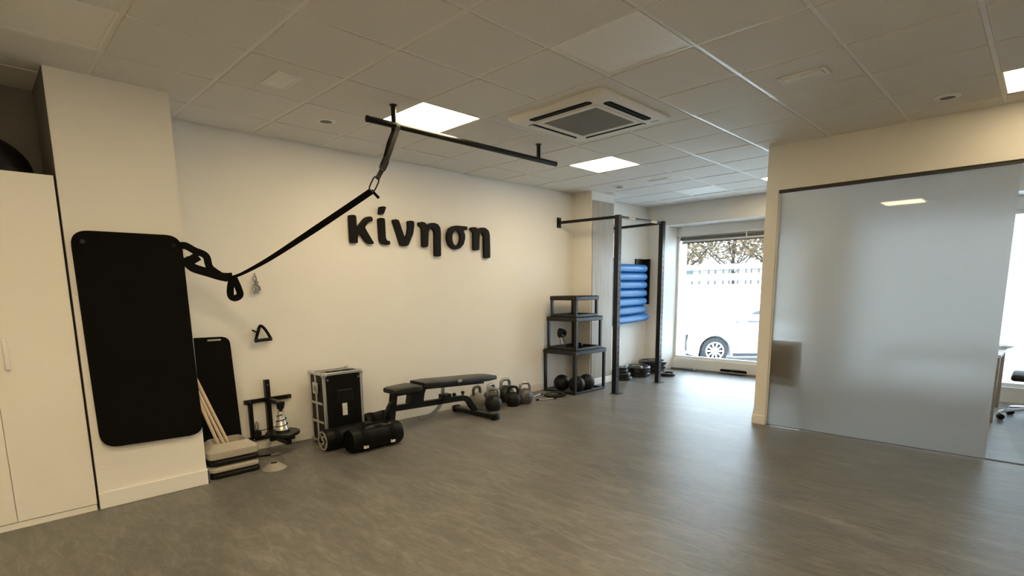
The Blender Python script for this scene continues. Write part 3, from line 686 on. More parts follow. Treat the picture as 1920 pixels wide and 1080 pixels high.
for z in (0.40, 0.22):
    obj('side_plate', rbox(B(), (cx0-0.007, cy0+0.03, z-0.012), (cx0-0.0005, cy1-0.03, z+0.012), 0.003, 1), 'aluminium', t)
hd = obj('handle_dish', rbox(B(), (1.055, cy0-0.0035, 0.40), (1.225, cy0+0.004, 0.52), 0.003, 1), 'steel_black', t)
obj('handle_grip', tube(B(), smooth_path([(1.075, cy0-0.004, 0.505), (1.09, cy0-0.018, 0.512), (1.19, cy0-0.018, 0.512), (1.205, cy0-0.004, 0.505)]), 0.006, 8), 'rubber_black', hd)
obj('paper_label', box(B(), (1.108, cy0-0.0005, 0.268), (1.158, cy0+0.0045, 0.385)), 'sticker', t)
for x, z in ((0.975, 0.625), (1.290, 0.625)):
    obj('rivet', cyl(B(), (x, cy0-0.002, z), (x, cy0+0.005, z), 0.010, n=12), 'steel_brushed', t)
for x in (1.02, 1.12, 1.22):
    obj('lid_slot', rbox(B(), (x-0.035, my-0.07, cz-0.003), (x+0.035, my-0.03, cz+0.0015), 0.001, 1), 'vinyl_black', t)

# ================================================================== WEIGHT BAGS
def bag(name, label, x0, x1, y, r, logo=False, handles=True, tilt=0):
    t = thing(name, label, 'weight bag', ((x0+x1)/2, y, 0), rz=tilt, group='black cylindrical weight bags')
    L_ = (x1-x0)/2; z = r
    prof = [(0, -L_+0.008), (r*0.80, -L_+0.006), (r*0.93, -L_), (r, -L_+0.02)]+[(r*(1+0.018*math.sin(k*2.1)), -L_+0.02+(2*L_-0.04)*k/12) for k in range(1, 12)]+[(r, L_-0.02), (r*0.93, L_), (r*0.80, L_-0.006), (0, L_-0.008)]
    body = lathe(B(), prof, (0, 0, z), (1, 0, 0), 36)
    for v in body.verts:
        if v.co.z < 0.0: v.co.z = 0.0
        if v.co.z < 0.012: v.co.y *= 1.15
    bo = obj('body', body, 'vinyl_black', t, local=True)
    for s in (-1, 1):
        obj('end_ring', lathe(B(), [(r*0.74, 0), (r*0.90, 0), (r*0.90, 0.004), (r*0.74, 0.004), (r*0.74, 0)], (s*(L_+0.001), 0, z), (s, 0, 0), 32), 'step_beige' if logo and s < 0 else 'strap_black', bo, local=True)
    if logo:
        # silver ring sectors and the figure 5 on the end disc, as printed on the bag
        for a0 in (0.3, 1.9, 3.4, 4.9):
            pts = [Vector((-L_-0.0015, r*0.62*math.cos(a), z+r*0.62*math.sin(a))) for a in [a0+0.15*k for k in range(7)]]
            obj('printed_arc', sweep(B(), pts, rect(0.003, r*0.10), up=(1, 0, 0)), 'step_beige', bo, local=True)
        s_ = r*0.34
        five = [(-0.55, 1), (0.55, 1), (0.55, 0.25), (-0.1, 0.25), (-0.5, 0.0), (-0.55, -0.5), (-0.2, -0.95), (0.55, -0.9)]
        pts = [Vector((-L_-0.002, a*s_, z+b*s_)) for a, b in five]
        obj('printed_figure', sweep(B(), pts, rect(0.004, r*0.15), up=(1, 0, 0)), 'sticker', bo, local=True)
    for x in (-0.55*L_, 0.55*L_):
        obj('webbing', lathe(B(), [(r*1.028, -0.025), (r*1.04, -0.025), (r*1.04, 0.025), (r*1.028, 0.025), (r*1.028, -0.025)], (x, 0, z), (1, 0, 0), 36), 'strap_black', t, local=True)
    if handles:
        for x in (-0.55*L_, 0.55*L_):
            obj('handle_tag', rbox(B(), (x-0.028, -r*0.93-0.004, z-r*0.62), (x+0.022, -r*0.86, z-r*0.28), 0.003, 1, None), 'sticker' , t, local=True)
        obj('handle', sweep(B(), smooth_path([(-0.50*L_, -0.03, z+r*1.02), (-0.30*L_, -0.05, z+r*1.22), (0.30*L_, -0.05, z+r*1.22), (0.50*L_, -0.03, z+r*1.02)]), rect(0.012, 0.034), up=(0, 0, 1)), 'strap_black', t, local=True)
        for x in (-0.28*L_, 0.42*L_):
            obj('reflective_patch', rbox(B(), (x-0.05, -r*0.52, z+r*0.86), (x+0.05, -r*0.24, z+r*1.00), 0.004, 1, None), 'kettle_grey', t, local=True)
    return t
bag('weight_bag', 'black weight bag with a printed ring and figure on its round end', 0.835, 1.33, -0.505, 0.098, logo=True, handles=False)
bag('weight_bag', 'black weight bag with carrying handle lying in front of the flight case', 0.965, 1.475, -0.745, 0.110)
bag('weight_bag', 'black weight bag lying between the flight case and the bench', 1.39, 1.68, -0.27, 0.105, handles=False)

# ================================================================== BENCH
YBn = -0.455
t = thing('weight_bench', 'black adjustable weight bench with a flat back pad', 'bench', (2.2, YBn, 0))
def pad(x0, x1, za, zb, w0, w1, th):
    bm = B(); rings = []
    n = 8
    for k in range(n+1):
        u = k/n; x = x0+(x1-x0)*u; z = za+(zb-za)*u; w = w0+(w1-w0)*u
        if k in (0, n): w -= 0.03
        prof = rrect(-w/2, -th, w/2, 0, 0.018, 3)
        sh = 0.006 if k in (0, n) else 0
        rings.append([bm.verts.new((x, YBn+a, z+b*(1 if not sh else 0.75)-sh)) for a, b in prof])
    for A_, C_ in zip(rings, rings[1:]):
        for k in range(len(A_)): bm.faces.new((A_[k], A_[(k+1)%len(A_)], C_[(k+1)%len(A_)], C_[k]))
    bm.faces.new(rings[0][::-1]); bm.faces.new(rings[-1])
    return bm
obj('seat_pad', pad(1.575, 1.905, 0.475, 0.480, 0.22, 0.28, 0.062), 'pad_black', t)
bp = obj('back_pad', pad(1.925, 2.975, 0.505, 0.452, 0.29, 0.25, 0.062), 'pad_black', t)
obj('pad_badge', rbox(B(), (2.36, YBn-0.145, 0.445), (2.42, YBn-0.137, 0.475), 0.002, 1), 'steel_brushed', bp)
obj('main_beam', sweep(B(), smooth_path([(1.60, YBn, 0.262), (2.1, YBn, 0.245), (2.50, YBn, 0.232), (2.60, YBn, 0.205), (2.66, YBn, 0.13), (2.72, YBn, 0.05)]), rect(0.050, 0.060), up=(0, 1, 0)), 'steel_black', t)
obj('front_post', sweep(B(), [(1.635, YBn, 0.415), (1.575, YBn, 0.045)], rect(0.055, 0.060), up=(0, 1, 0)), 'steel_black', t)
obj('front_foot', rbox(B(), (1.55, YBn-0.19, 0.012), (1.61, YBn+0.30, 0.052), 0.010, 2), 'steel_black', t) if False else None
ff = obj('front_foot', rbox(B(), (1.552, YBn-0.16, 0.012), (1.608, YBn+0.06, 0.056), 0.010, 2), 'steel_black', t)
obj('transport_wheel', cyl(B(), (1.57, YBn-0.165, 0.032), (1.57, YBn-0.195, 0.032), 0.032, n=18), 'rubber_black', ff)
obj('carry_handle', tube(B(), smooth_path([(1.618, YBn-0.02, 0.345), (1.56, YBn-0.03, 0.320), (1.515, YBn-0.03, 0.24), (1.50, YBn-0.02, 0.15), (1.585, YBn-0.02, 0.145)]), 0.014, 10), 'steel_black', t)
rf_ = obj('rear_foot', rbox(B(), (2.675, -0.79, 0.012), (2.755, -0.13, 0.062), 0.012, 2), 'steel_black', t)
obj('rubber_end', rbox(B(), (2.668, -0.83, 0.0), (2.762, -0.775, 0.070), 0.010, 2), 'rubber_black', rf_)
obj('rubber_end', rbox(B(), (2.668, -0.145, 0.0), (2.762, -0.09, 0.070), 0.010, 2), 'rubber_black', rf_)
obj('seat_bracket', prism(B(), [(1.80, 0.275), (1.96, 0.255), (1.98, 0.37), (2.02, 0.445), (1.78, 0.415), (1.82, 0.36)], lambda a, b, y: (a, y, b), YBn-0.05, YBn+0.05), 'steel_black', t)
obj('seat_arm', bar(B(), (1.62, YBn, 0.405), (1.88, YBn, 0.405), 0.045), 'steel_black', t)
obj('back_arm', bar(B(), (1.92, YBn, 0.432), (2.85, YBn, 0.380), 0.045), 'steel_black', t)
obj('adjuster_arc', sweep(B(), smooth_path([(2.30, YBn+0.05, 0.405), (2.29, YBn+0.05, 0.28), (2.24, YBn+0.05, 0.17), (2.12, YBn+0.05, 0.095), (1.96, YBn+0.05, 0.085)]), rect(0.010, 0.045), up=(0, 1, 0)), 'steel_brushed', t)
for x in (2.235, 2.365):
    obj('adjuster_knob', lathe(B(), [(0, 0), (0.018, 0.0), (0.024, 0.012), (0.018, 0.03), (0, 0.034)], (x, YBn-0.05, 0.30), (0.1, -1, 0), 14), 'rubber_black', t)
obj('adjuster_block', box(B(), (2.23, YBn-0.045, 0.24), (2.34, YBn+0.04, 0.315)), 'steel_black', t)
obj('pop_pin', lathe(B(), [(0, 0), (0.012, 0), (0.012, 0.03), (0.020, 0.035), (0.020, 0.06), (0, 0.065)], (2.54, YBn, 0.245), (0.05, 0, 1), 12), 'rubber_black', t)

# ================================================================== KETTLEBELLS
def kettlebell(loc, rz, body, handle, label, s=1.0):
    t = thing('kettlebell', label, 'kettlebell', loc, rz, 'kettlebells beside the bench')
    r = 0.107*s; prof = [(0, 0), (r*0.72, 0), (r*0.78, 0.006)]
    for k in range(1, 13):
        a = -0.86+k*(0.86+1.42)/12; prof.append((r*math.cos(a), r*0.80+r*math.sin(a)))
    prof.append((0, r*1.80))
    bo = obj('body', lathe(B(), prof, n=30), body, t, local=True)
    hw = 0.062*s; zt = 0.262*s; zb_ = r*1.46
    pts = smooth_path([(0.058*s, 0, zb_), (hw*1.02, 0, zb_+0.045*s), (hw*0.92, 0, zt-0.022*s), (hw*0.55, 0, zt-0.002), (0, 0, zt), (-hw*0.55, 0, zt-0.002), (-hw*0.92, 0, zt-0.022*s), (-hw*1.02, 0, zb_+0.045*s), (-0.058*s, 0, zb_)], 4)
    obj('handle', tube(B(), pts, 0.019*s, 12), handle, t, local=True)
    obj('face_plate', lathe(B(), [(0, 0.006), (0.028*s, 0.004), (0.030*s, -0.004), (0, -0.004)], (0, -r*0.985, r*0.86), (0, -1, 0), 20), body, bo, local=True)
    return t
kettlebell((2.99, -0.185, 0), 0.15, 'kettle_cream', 'kettle_grey', 'cream kettlebell partly hidden behind the end of the bench')
kettlebell((3.035, -0.435, 0), -0.75, 'kettle_dark', 'steel_brushed', 'dark kettlebell in front, right beside the bench foot')
kettlebell((3.215, -0.20, 0), 0.2, 'kettle_grey', 'steel_brushed', 'grey kettlebell behind the dark front one against the wall')
kettlebell((3.485, -0.185, 0), -0.1, 'kettle_dark', 'steel_brushed', 'dark kettlebell with bright handle next to the wall', 1.12)
kettlebell((3.375, -0.435, 0), -0.85, 'rubber_black', 'rubber_black', 'all-black kettlebell with a black handle', 0.92)
kettlebell((3.59, -0.435, 0), -0.5, 'kettle_grey', 'steel_brushed', 'grey kettlebell standing apart nearest the steel boxes')

# ================================================================== STEEL PLYO BOXES AND BALLS
def plyo(x0, x1, y0, y1, z0, z1, label, w=0.035):
    t = thing('plyo_box', label, 'plyo box', ((x0+x1)/2, (y0+y1)/2, z0), group='stacked steel jump boxes')
    for x in (x0, x1-w):
        for y in (y0, y1-w): obj('leg', box(B(), (x, y, z0+w), (x+w, y+w, z1-0.06)), 'rack_steel', t)
    for y in (y0, y1-w):
        obj('base_rail', rbox(B(), (x0, y, z0), (x1, y+w, z0+w), 0.004, 1), 'rack_steel', t)
    for x in (x0, x1-w):
        obj('base_rail', rbox(B(), (x, y0+w, z0), (x+w, y1-w, z0+w), 0.004, 1), 'rack_steel', t)
    obj('top', rbox(B(), (x0-0.008, y0-0.008, z1-0.06), (x1+0.008, y1+0.008, z1-0.006), 0.006, 1), 'rack_steel', t)
    obj('rubber_top', rbox(B(), (x0, y0, z1-0.006), (x1, y1, z1), 0.002, 1), 'rubber_black', t)
plyo(4.385, 5.085, -0.625, -0.055, 0, 0.605, 'largest black steel jump box at the bottom of the stack')
plyo(4.420, 5.010, -0.610, -0.090, 0.606, 1.060, 'middle black steel jump box of the stack')
plyo(4.445, 4.945, -0.585, -0.130, 1.061, 1.345, 'smallest black steel jump box on top of the stack')
def ball(c, r, label):
    b = B(); bmesh.ops.create_icosphere(b, subdivisions=4, radius=r, matrix=Matrix.Translation(c))
    t = tag(obj('medicine_ball', b, 'rubber_black'), label, 'ball', 'black medicine balls')
    obj('valve', cyl(B(), (c[0]-r*0.55, c[1]-r*0.72, c[2]+r*0.43), (c[0]-r*0.556, c[1]-r*0.728, c[2]+r*0.435), 0.010, n=12), 'kettle_grey', t)
ball((4.545, -0.260, 0.117), 0.117, 'black medicine ball on the wall side inside the bottom steel box')
ball((4.575, -0.500, 0.117), 0.117, 'black medicine ball at the front leg inside the bottom steel box')
ball((4.815, -0.490, 0.117), 0.117, 'black medicine ball deepest inside the bottom steel box')
# things in the middle box
t = thing('rope_handle', 'bundle of black rope with a chrome triangle standing in the middle steel box', 'rope handle', (4.60, -0.27, 0.606))
pt = [pix(u_, v_, 1, -0.27) for u_, v_ in ((1051, 632), (1061, 652), (1051, 652), (1055, 632))]
zlow = min(p.z for p in pt); pt = [p+Vector((0, 0, max(0, 0.613-zlow))) for p in pt]
obj('triangle', tube(B(), [pt[0], pt[2], pt[1], pt[3]], 0.0085, 8), 'chrome', t)
b = B(); c = (pt[0]+pt[3])/2+Vector((0, 0, 0.055))
for k in range(4):
    tube(b, [c+Vector(((0.052-0.006*k)*math.cos(a), 0.02*k-0.03, (0.042+0.004*k)*math.sin(a))) for a in [2*PI*q/16 for q in range(16)]], 0.017, 8, True)
obj('rope', b, 'rubber_black', t)
t = thing('dumbbell', 'short black dumbbell lying in the middle steel box', 'dumbbell', (4.74, -0.40, 0.606))
obj('bar', cyl(B(), (4.66, -0.40, 0.645), (4.82, -0.40, 0.645), 0.014, n=12), 'chrome', t)
for x in (4.675, 4.765): obj('head', lathe(B(), [(0, 0), (0.034, 0), (0.038, 0.005), (0.038, 0.04), (0.034, 0.045), (0, 0.045)], (x-0.01, -0.40, 0.645), (1, 0, 0), 20), 'rubber_black', t)
# plate and chrome handles left of the boxes
def plate(loc, r, h, label, name='weight_plate', edge='plate_black', group='weight plates on the floor'):
    t = thing(name, label, 'weight plate', loc, group=group)
    obj('disc', lathe(B(), [(0.026, 0), (r*0.95, 0), (r, h*0.15), (r, h*0.85), (r*0.95, h), (r*0.82, h), (r*0.78, h*0.82), (r*0.42, h*0.82), (r*0.38, h), (0.026, h), (0.026, 0)], n=40), edge, t, local=True)
    obj('hub_ring', lathe(B(), [(0.026, -0.0002), (0.045, -0.0002), (0.045, h+0.002), (0.026, h+0.002), (0.026, -0.0002)], n=24), 'plate_edge', t, local=True)
    obj('rim_line', lathe(B(), [(r*0.80, h*0.84), (r*0.94, h+0.0012), (r*0.90, h+0.0016), (r*0.80, h*0.9), (r*0.80, h*0.84)], n=40), 'plate_edge', t, local=True)
    return t
plate((4.20, -0.42, 0), 0.150, 0.028, 'black weight plate lying flat beside the bottom steel box')
for p, q, lab in (((3.80, -0.30, 0.012), (4.12, -0.245, 0.012), 'chrome bar on the floor near the baseboard'), ((3.80, -0.46, 0.012), (4.02, -0.57, 0.012), 'chrome bar on the floor beside the flat black plate')):
    t = thing('chrome_bar', lab, 'bar', ((p[0]+q[0])/2, (p[1]+q[1])/2, 0))
    obj('shaft', cyl(B(), p, q, 0.010, n=12), 'chrome', t)
    for e_ in (p, q): 
        d = (Vector(q)-Vector(p)).normalized(); obj('end_sleeve', cyl(B(), Vector(e_)-d*0.02, Vector(e_)+d*0.02, 0.012, n=12), 'rubber_black', t)

# ================================================================== RACK
R1, R2 = (4.868, -0.942), (6.045, -0.925)
t = thing('pull_up_rack', 'tall black two-post rack with pull-up bar fixed to the wall', 'rack', (5.45, -0.5, 0))
for (x, y), zt in ((R1, 2.395), (R2, 2.405)):
    u = obj('upright', box(B(), (x-0.034, y-0.034, 0.006), (x+0.034, y+0.034, zt)), 'rack_steel', t)
    obj('foot_plate', box(B(), (x-0.05, y-0.075, 0), (x+0.085, y+0.055, 0.006)), 'steel_black', u)
    for k in range(22):
        if k == 0: h0_ = obj('adjustment_hole', cyl(B(), (x, y-0.0345, 0.16), (x, y-0.0354, 0.16), 0.010, n=10), 'hole_shade', u)
        else: h_ = h0_.copy(); COL.objects.link(h_); h_.parent = u; h_.location = (0, 0, k*0.083)
zt = 2.372
obj('wall_arm', bar(B(), (R1[0], R1[1], zt), (4.775, -0.012, zt), 0.036), 'steel_black', t)
obj('wall_plate', box(B(), (4.735, -0.014, zt-0.07), (4.815, -0.002, zt+0.07)), 'steel_black', t)
obj('wall_arm', bar(B(), (R2[0], R2[1], zt+0.01), (6.10, -0.012, zt+0.01), 0.036), 'steel_black', t)
obj('wall_plate', box(B(), (6.06, -0.014, zt-0.06), (6.14, -0.002, zt+0.08)), 'steel_black', t)
pb = obj('pull_up_bar', cyl(B(), (R1[0]+0.03, R1[1], zt+0.002), (R2[0]-0.03, R2[1], zt+0.008), 0.017, n=14), 'steel_black', t)
for u0, u1 in ((0.20, 0.34), (0.70, 0.84)):
    a, b_ = Vector((R1[0], R1[1], zt+0.002)), Vector((R2[0], R2[1], zt+0.008)); obj('grip_tape', cyl(B(), a.lerp(b_, u0), a.lerp(b_, u1), 0.0195, n=14), 'tape_tan', pb)

# ================================================================== BLUE ROLLS ON WALL RACK
t = thing('roll_rack', 'black wall bracket holding the stacked blue mats', 'bracket', (6.5, -0.02, 0.9))
obj('side_plate', prism(B(), [(6.80, 1.93), (7.055, 1.93), (7.055, 1.16), (7.02, 1.10), (6.80, 1.10)], lambda a, b, y: (a, y, b), -0.032, -0.001), 'steel_black', t)
obj('lip', box(B(), (7.030, -0.150, 1.16), (7.058, -0.0321, 1.93)), 'steel_black', t)
obj('side_plate', prism(B(), [(5.84, 1.91), (6.06, 1.91), (6.06, 0.93), (5.93, 0.93), (5.84, 1.02)], lambda a, b, y: (a, y, b), -0.032, -0.001), 'steel_black', t)
obj('lip', box(B(), (5.835, -0.215, 0.96), (5.862, -0.0321, 1.91)), 'steel_black', t)
names = ['topmost of the seven blue rolled mats on the wall', 'second blue rolled mat from the top of the wall stack', 'third blue rolled mat from the top of the wall stack', 'middle one of the seven blue rolled mats on the wall',
         'third blue rolled mat from the bottom of the wall stack', 'second blue rolled mat from the bottom of the wall stack', 'lowest and longest of the seven blue rolled mats on the wall']
for k in range(7):
    z = 1.765-k*0.1375; r = 0.066; xr = 6.975 if k < 6 else 7.06; xl = 5.90
    prof = [(0, 0), (r*0.55, 0.006), (r*0.86, 0.024), (r, 0.06)]; L_ = xr-xl
    prof += [(r, L_*0.3), (r*1.01, L_*0.6), (r, L_-0.06), (r*0.86, L_-0.024), (r*0.55, L_-0.006), (0, L_)]
    tilt = 0.0 if k < 4 else 0.012*(k-3)
    b = lathe(B(), prof, (xl, -0.104, z-(0.012*(k-3) if k > 3 else 0)), (1, 0, tilt), 30)
    t = tag(obj('rolled_mat', b, 'blue_foam'), names[k], 'mat', 'blue rolled mats on the wall')
    if True:
        obj('seam', box(B(), (xl+0.08, -0.1715, z-0.004-0.012*max(0, k-3)+tilt*0.1), (xr-0.10, -0.1695, z-0.002-0.012*max(0, k-3)+tilt*0.1)), 'blue_foam', t) if k < 4 else None

# ================================================================== PLATES, BARBELL
def stack(x, y, specs, words):
    z = 0
    for k, (r, h, dx, dy) in enumerate(specs):
        plate((x+dx, y+dy, z), r, h, words[k]); z += h+0.0025
stack(5.90, -0.36, [(0.165, 0.05, 0.02, 0), (0.150, 0.06, 0, 0.0), (0.13, 0.05, -0.02, 0.01), (0.11, 0.04, -0.02, 0.0)],
      ['widest black plate at the bottom of the pile behind the first rack post', 'thick black plate second from the floor behind the first rack post', 'black plate third from the floor behind the first rack post', 'small black plate on top of the pile behind the first rack post'])
stack(6.40, -0.33, [(0.225, 0.060, 0.0, 0), (0.225, 0.105, 0.005, 0.0)], ['thin black bumper plate at the bottom of the middle pile', 'thick black bumper plate with pale face on top of the middle pile'])
stack(6.93, -0.31, [(0.21, 0.055, -0.01, 0), (0.22, 0.070, 0.0, -0.005), (0.235, 0.075, 0.005, 0.0)], ['grey-edged plate at the bottom of the pile beside the window pillar', 'black bumper plate in the middle of the pile beside the window pillar', 'widest black bumper plate on top of the pile beside the window pillar'])
plate((6.74, -0.70, 0), 0.135, 0.045, 'small black plate lying alone on the floor by the second rack post')
plate((6.80, -0.70, 0.047), 0.060, 0.02, 'tiny metal plate resting on the lone small plate')
t = thing('barbell', 'long steel barbell lying on the floor under the shop window', 'barbell', (7.44, -1.4, 0))
xa = 7.46
obj('sleeve', cyl(B(), (xa, -0.40, 0.030), (xa, -0.83, 0.030), 0.025, n=16), 'steel_brushed', t)
obj('sleeve', cyl(B(), (xa, -2.17, 0.030), (xa, -2.60, 0.030), 0.025, n=16), 'steel_brushed', t)
for y in (-0.84, -2.16): obj('collar', cyl(B(), (xa, y-0.015, 0.032), (xa, y+0.015, 0.032), 0.032, n=18), 'chrome', t)
obj('shaft', cyl(B(), (xa, -0.83, 0.030), (xa, -2.17, 0.030), 0.014, n=14), 'steel_brushed', t)
t = thing('bar_pad', 'black foam bar pad lying on the floor behind the barbell', 'bar pad', (7.53, -1.5, 0))
obj('sleeve', lathe(B(), [(0.014, 0), (0.034, 0), (0.038, 0.006), (0.038, 0.414), (0.034, 0.42), (0.014, 0.42), (0.014, 0)], (7.535, -1.26, 0.038), (0, -1, 0), 20), 'foam_black', t)
obj('strap', lathe(B(), [(0.0382, 0.19), (0.040, 0.19), (0.040, 0.23), (0.0382, 0.23), (0.0382, 0.19)], (7.535, -1.26, 0.038), (0, -1, 0), 20), 'strap_grey', t)

# ================================================================== OFFICE SIDE
# chair right behind the frosted glass
t = thing('visitor_chair', 'dark chair with thin legs standing right behind the frosted glass', 'chair', (4.88, -3.14, 0))
obj('backrest', rbox(B(), (4.600, -3.345, 0.50), (4.630, -2.945, 0.885), 0.014, 3), 'chair_black', t)
obj('seat', rbox(B(), (4.600, -3.35, 0.425), (5.05, -2.935, 0.485), 0.02, 3), 'chair_black', t)
for x, y, dx, dy in ((4.63, -3.34, -0.01, -0.055), (4.63, -2.95, -0.01, 0.055), (5.03, -3.33, 0.05, -0.05), (5.03, -2.955, 0.05, 0.05)):
    obj('leg', cyl(B(), (x, y, 0.43), (x+dx, y+dy, 0.0), 0.013, 0.010, n=12), 'wood_pole', t)
for y in (-3.30, -2.99): obj('back_support', bar(B(), (4.625, y, 0.46), (4.618, y, 0.60), 0.022), 'chair_black', t)
# office chair
OC = (6.54, -5.115)
t = thing('office_chair', 'office chair with a chrome star base on castors beyond the doorway', 'chair', (OC[0], OC[1], 0))
for k in range(5):
    a = math.radians(116+72*k); ex, ey = OC[0]+0.315*math.cos(a), OC[1]+0.315*math.sin(a)
    l = obj('star_leg', tube(B(), smooth_path([(OC[0], OC[1], 0.125), (OC[0]+0.16*math.cos(a), OC[1]+0.16*math.sin(a), 0.115), (ex, ey, 0.085), (ex, ey, 0.06)]), 0.016, 10), 'chrome', t)
    cs = B(); d = Vector((-math.sin(a), math.cos(a), 0))
    for s in (-1, 1): cyl(cs, Vector((ex, ey, 0.029))+d*(0.008*s), Vector((ex, ey, 0.029))+d*(0.024*s), 0.029, n=16)
    obj('castor', cs, 'rubber_black', l)
obj('column', cyl(B(), (OC[0], OC[1], 0.10), (OC[0], OC[1], 0.43), 0.026, n=16), 'chrome', t)
obj('seat', rbox(B(), (OC[0]-0.23, OC[1]-0.24, 0.43), (OC[0]+0.23, OC[1]+0.24, 0.50), 0.03, 3), 'chair_black', t)
obj('backrest', rbox(B(), (OC[0]-0.20, OC[1]-0.26, 0.56), (OC[0]+0.20, OC[1]-0.21, 1.02), 0.03, 3), 'chair_black', t)
obj('back_support', bar(B(), (OC[0], OC[1]-0.22, 0.45), (OC[0], OC[1]-0.255, 0.62), 0.03), 'chair_black', t)
for s in (-1, 1):
    ar = obj('arm_post', bar(B(), (OC[0]+s*0.25, OC[1], 0.46), (OC[0]+s*0.27, OC[1], 0.64), 0.026), 'chair_black', t)
    obj('armrest', rbox(B(), (OC[0]+s*0.27-0.035, OC[1]-0.11, 0.64), (OC[0]+s*0.27+0.035, OC[1]+0.13, 0.665), 0.012, 2), 'chair_black', ar)
# desk with papers
t = thing('office_desk', 'white desk standing behind the frosted glass', 'desk', (6.6, -4.3, 0))
obj('top', rbox(B(), (6.13, -4.79, 0.685), (7.15, -3.75, 0.715), 0.004, 1), 'desk_white', t)
for x in (6.16, 7.12):
    for y in (-4.765, -3.78): obj('leg', box(B(), (x-0.018, y-0.018, 0), (x+0.018, y+0.018, 0.685)), 'steel_brushed', t)
z = 0.715
for k in range(3):
    b = B(); rbox(b, (-0.15, -0.105, 0), (0.15, 0.105, 0.012), 0.002, 1, Matrix.Translation((6.95+0.01*k, -4.70-0.012*k, z))@Matrix.Rotation(0.2*k-0.2, 4, 'Z'))
    tag(obj('magazine', b, 'paper'), ('magazine at the bottom of the pile on the office desk', 'magazine in the middle of the pile on the office desk', 'magazine on top of the pile on the office desk')[k], 'magazine', 'magazines on the desk'); z += 0.0125

# ================================================================== STREET
ZG = -0.42
struct('floor_street', box(B(), (8.0, -60, ZG-0.2), (75, 80, ZG)), 'asphalt_lightened', label='pale street outside the window, colour lightened to bounce daylight', cat='street')
struct('wall_street', box(B(), (34, -30, ZG), (34.5, 60, 1.3)), 'concrete', label='low pale wall across the street', cat='wall')
# railing with single posts
t = thing('railing', 'dark metal railing on the low wall across the street', 'railing', (34.2, 12, 1.3))
for z in (1.42, 1.95, 2.5): obj('rail', box(B(), (34.2, -12, z), (34.26, 30, z+0.06)), 'fence_metal', t)
ps = None
for k in range(84):
    y = -12+k*0.5
    if ps is None: ps = obj('post', box(B(), (-0.04, -0.05, 0), (0.04, 0.05, 1.3)), 'fence_metal', t, local=True); o = ps
    else: o = ps.copy(); COL.objects.link(o); o.parent = t
    o.location = Vector((34.25, y+random.uniform(-.12, .12), 1.3))-Vector((34.2, 12, 1.3))
# houses far behind
for (y0, y1, x, h, lab) in ((-14, 2, 52, 5.2, 'pale house behind the trees with a flat roof, standing on its own plot'), (6, 17, 56, 4.6, 'lower pale house behind the trees next to the street lamps'), (21, 36, 54, 5.6, 'taller pale house behind the trees at the end of the street')):
    t = thing('house', lab, 'house', (x+3, (y0+y1)/2, ZG))
    obj('wall', box(B(), (x, y0, ZG), (x+6, y1, h)), 'house_wall', t)
    obj('roof', box(B(), (x-0.3, y0-0.3, h), (x+6.3, y1+0.3, h+0.3)), 'concrete', t)
    n = int((y1-y0)/2.4)
    for k in range(n):
        y = y0+1.2+k*(y1-y0-1.6)/n
        w = obj('window', box(B(), (x-0.04, y, 2.4), (x, y+1.0, 3.9)), 'window_white', t); obj('pane', box(B(), (x-0.05, y+0.08, 2.48), (x-0.04, y+0.92, 3.82)), 'car_glass', w)
def tree(x, y, h, rad, label):
    t = thing('street_tree', label, 'tree', (x, y, ZG), group='trees across the street')
    z0 = h*0.42
    obj('trunk', tube(B(), smooth_path([(x, y, ZG), (x+0.08, y+0.05, z0*0.5), (x-0.05, y+0.1, z0), (x, y, h*0.8)]), 0.16, 8), 'bark', t)
    for k in range(7):
        a = 2*PI*k/7+random.random(); L_ = rad*random.uniform(0.6, 0.95); zb_ = z0+random.uniform(-0.3, 0.8)
        obj('branch', tube(B(), smooth_path([(x, y, zb_-0.5), (x+0.5*L_*math.cos(a), y+0.5*L_*math.sin(a), zb_+0.25), (x+L_*math.cos(a), y+L_*math.sin(a), zb_+1.4)]), 0.06, 6), 'bark', t)
    vs, fs = [], []
    for k in range(2600):
        while True:
            p = Vector((random.uniform(-1, 1), random.uniform(-1, 1), random.uniform(-1, 1)))
            if 0.25 < p.length < 1: break
        c = Vector((x, y, z0+rad*0.95))+Vector((p.x*rad, p.y*rad, p.z*rad*0.95)); s = random.uniform(0.09, 0.2)
        u, w = frame_of(Vector((random.gauss(0, 1), random.gauss(0, 1), random.gauss(0, 1)+0.01))); n0 = len(vs)
        vs += [tuple(c+u*s), tuple(c+w*s*0.6), tuple(c-u*s), tuple(c-w*s*0.6)]; fs.append((n0, n0+1, n0+2, n0+3))
    me = bpy.data.meshes.new('foliage'); me.from_pydata([tuple(Vector(v)-Vector((x, y, ZG))) for v in vs], [], fs); me.materials.append(MATS['leaf_tan'])
    o = bpy.data.objects.new('foliage', me); COL.objects.link(o); o.parent = t; o['kind'] = 'stuff'
labs_t = ['tan-leaved street tree across the road at the window frame edge', 'tan-leaved street tree across the road next to the partition post', 'tall tan-leaved street tree standing farther back between two others', 'tan-leaved street tree across the road behind the partition post', 'tan-leaved street tree across the road behind the frosted office window', 'tan-leaved street tree across the road hidden by the window pillar']
for (x, y, h, r), lab in zip(((40, 16.2, 6.8, 2.6), (41, 9.6, 7.2, 2.8), (47, 15.0, 8.0, 3.0), (39, 3.6, 6.6, 2.6), (42, -2.4, 7, 2.7), (40, 22.0, 6.6, 2.5)), labs_t): tree(x, y, h, r, lab)

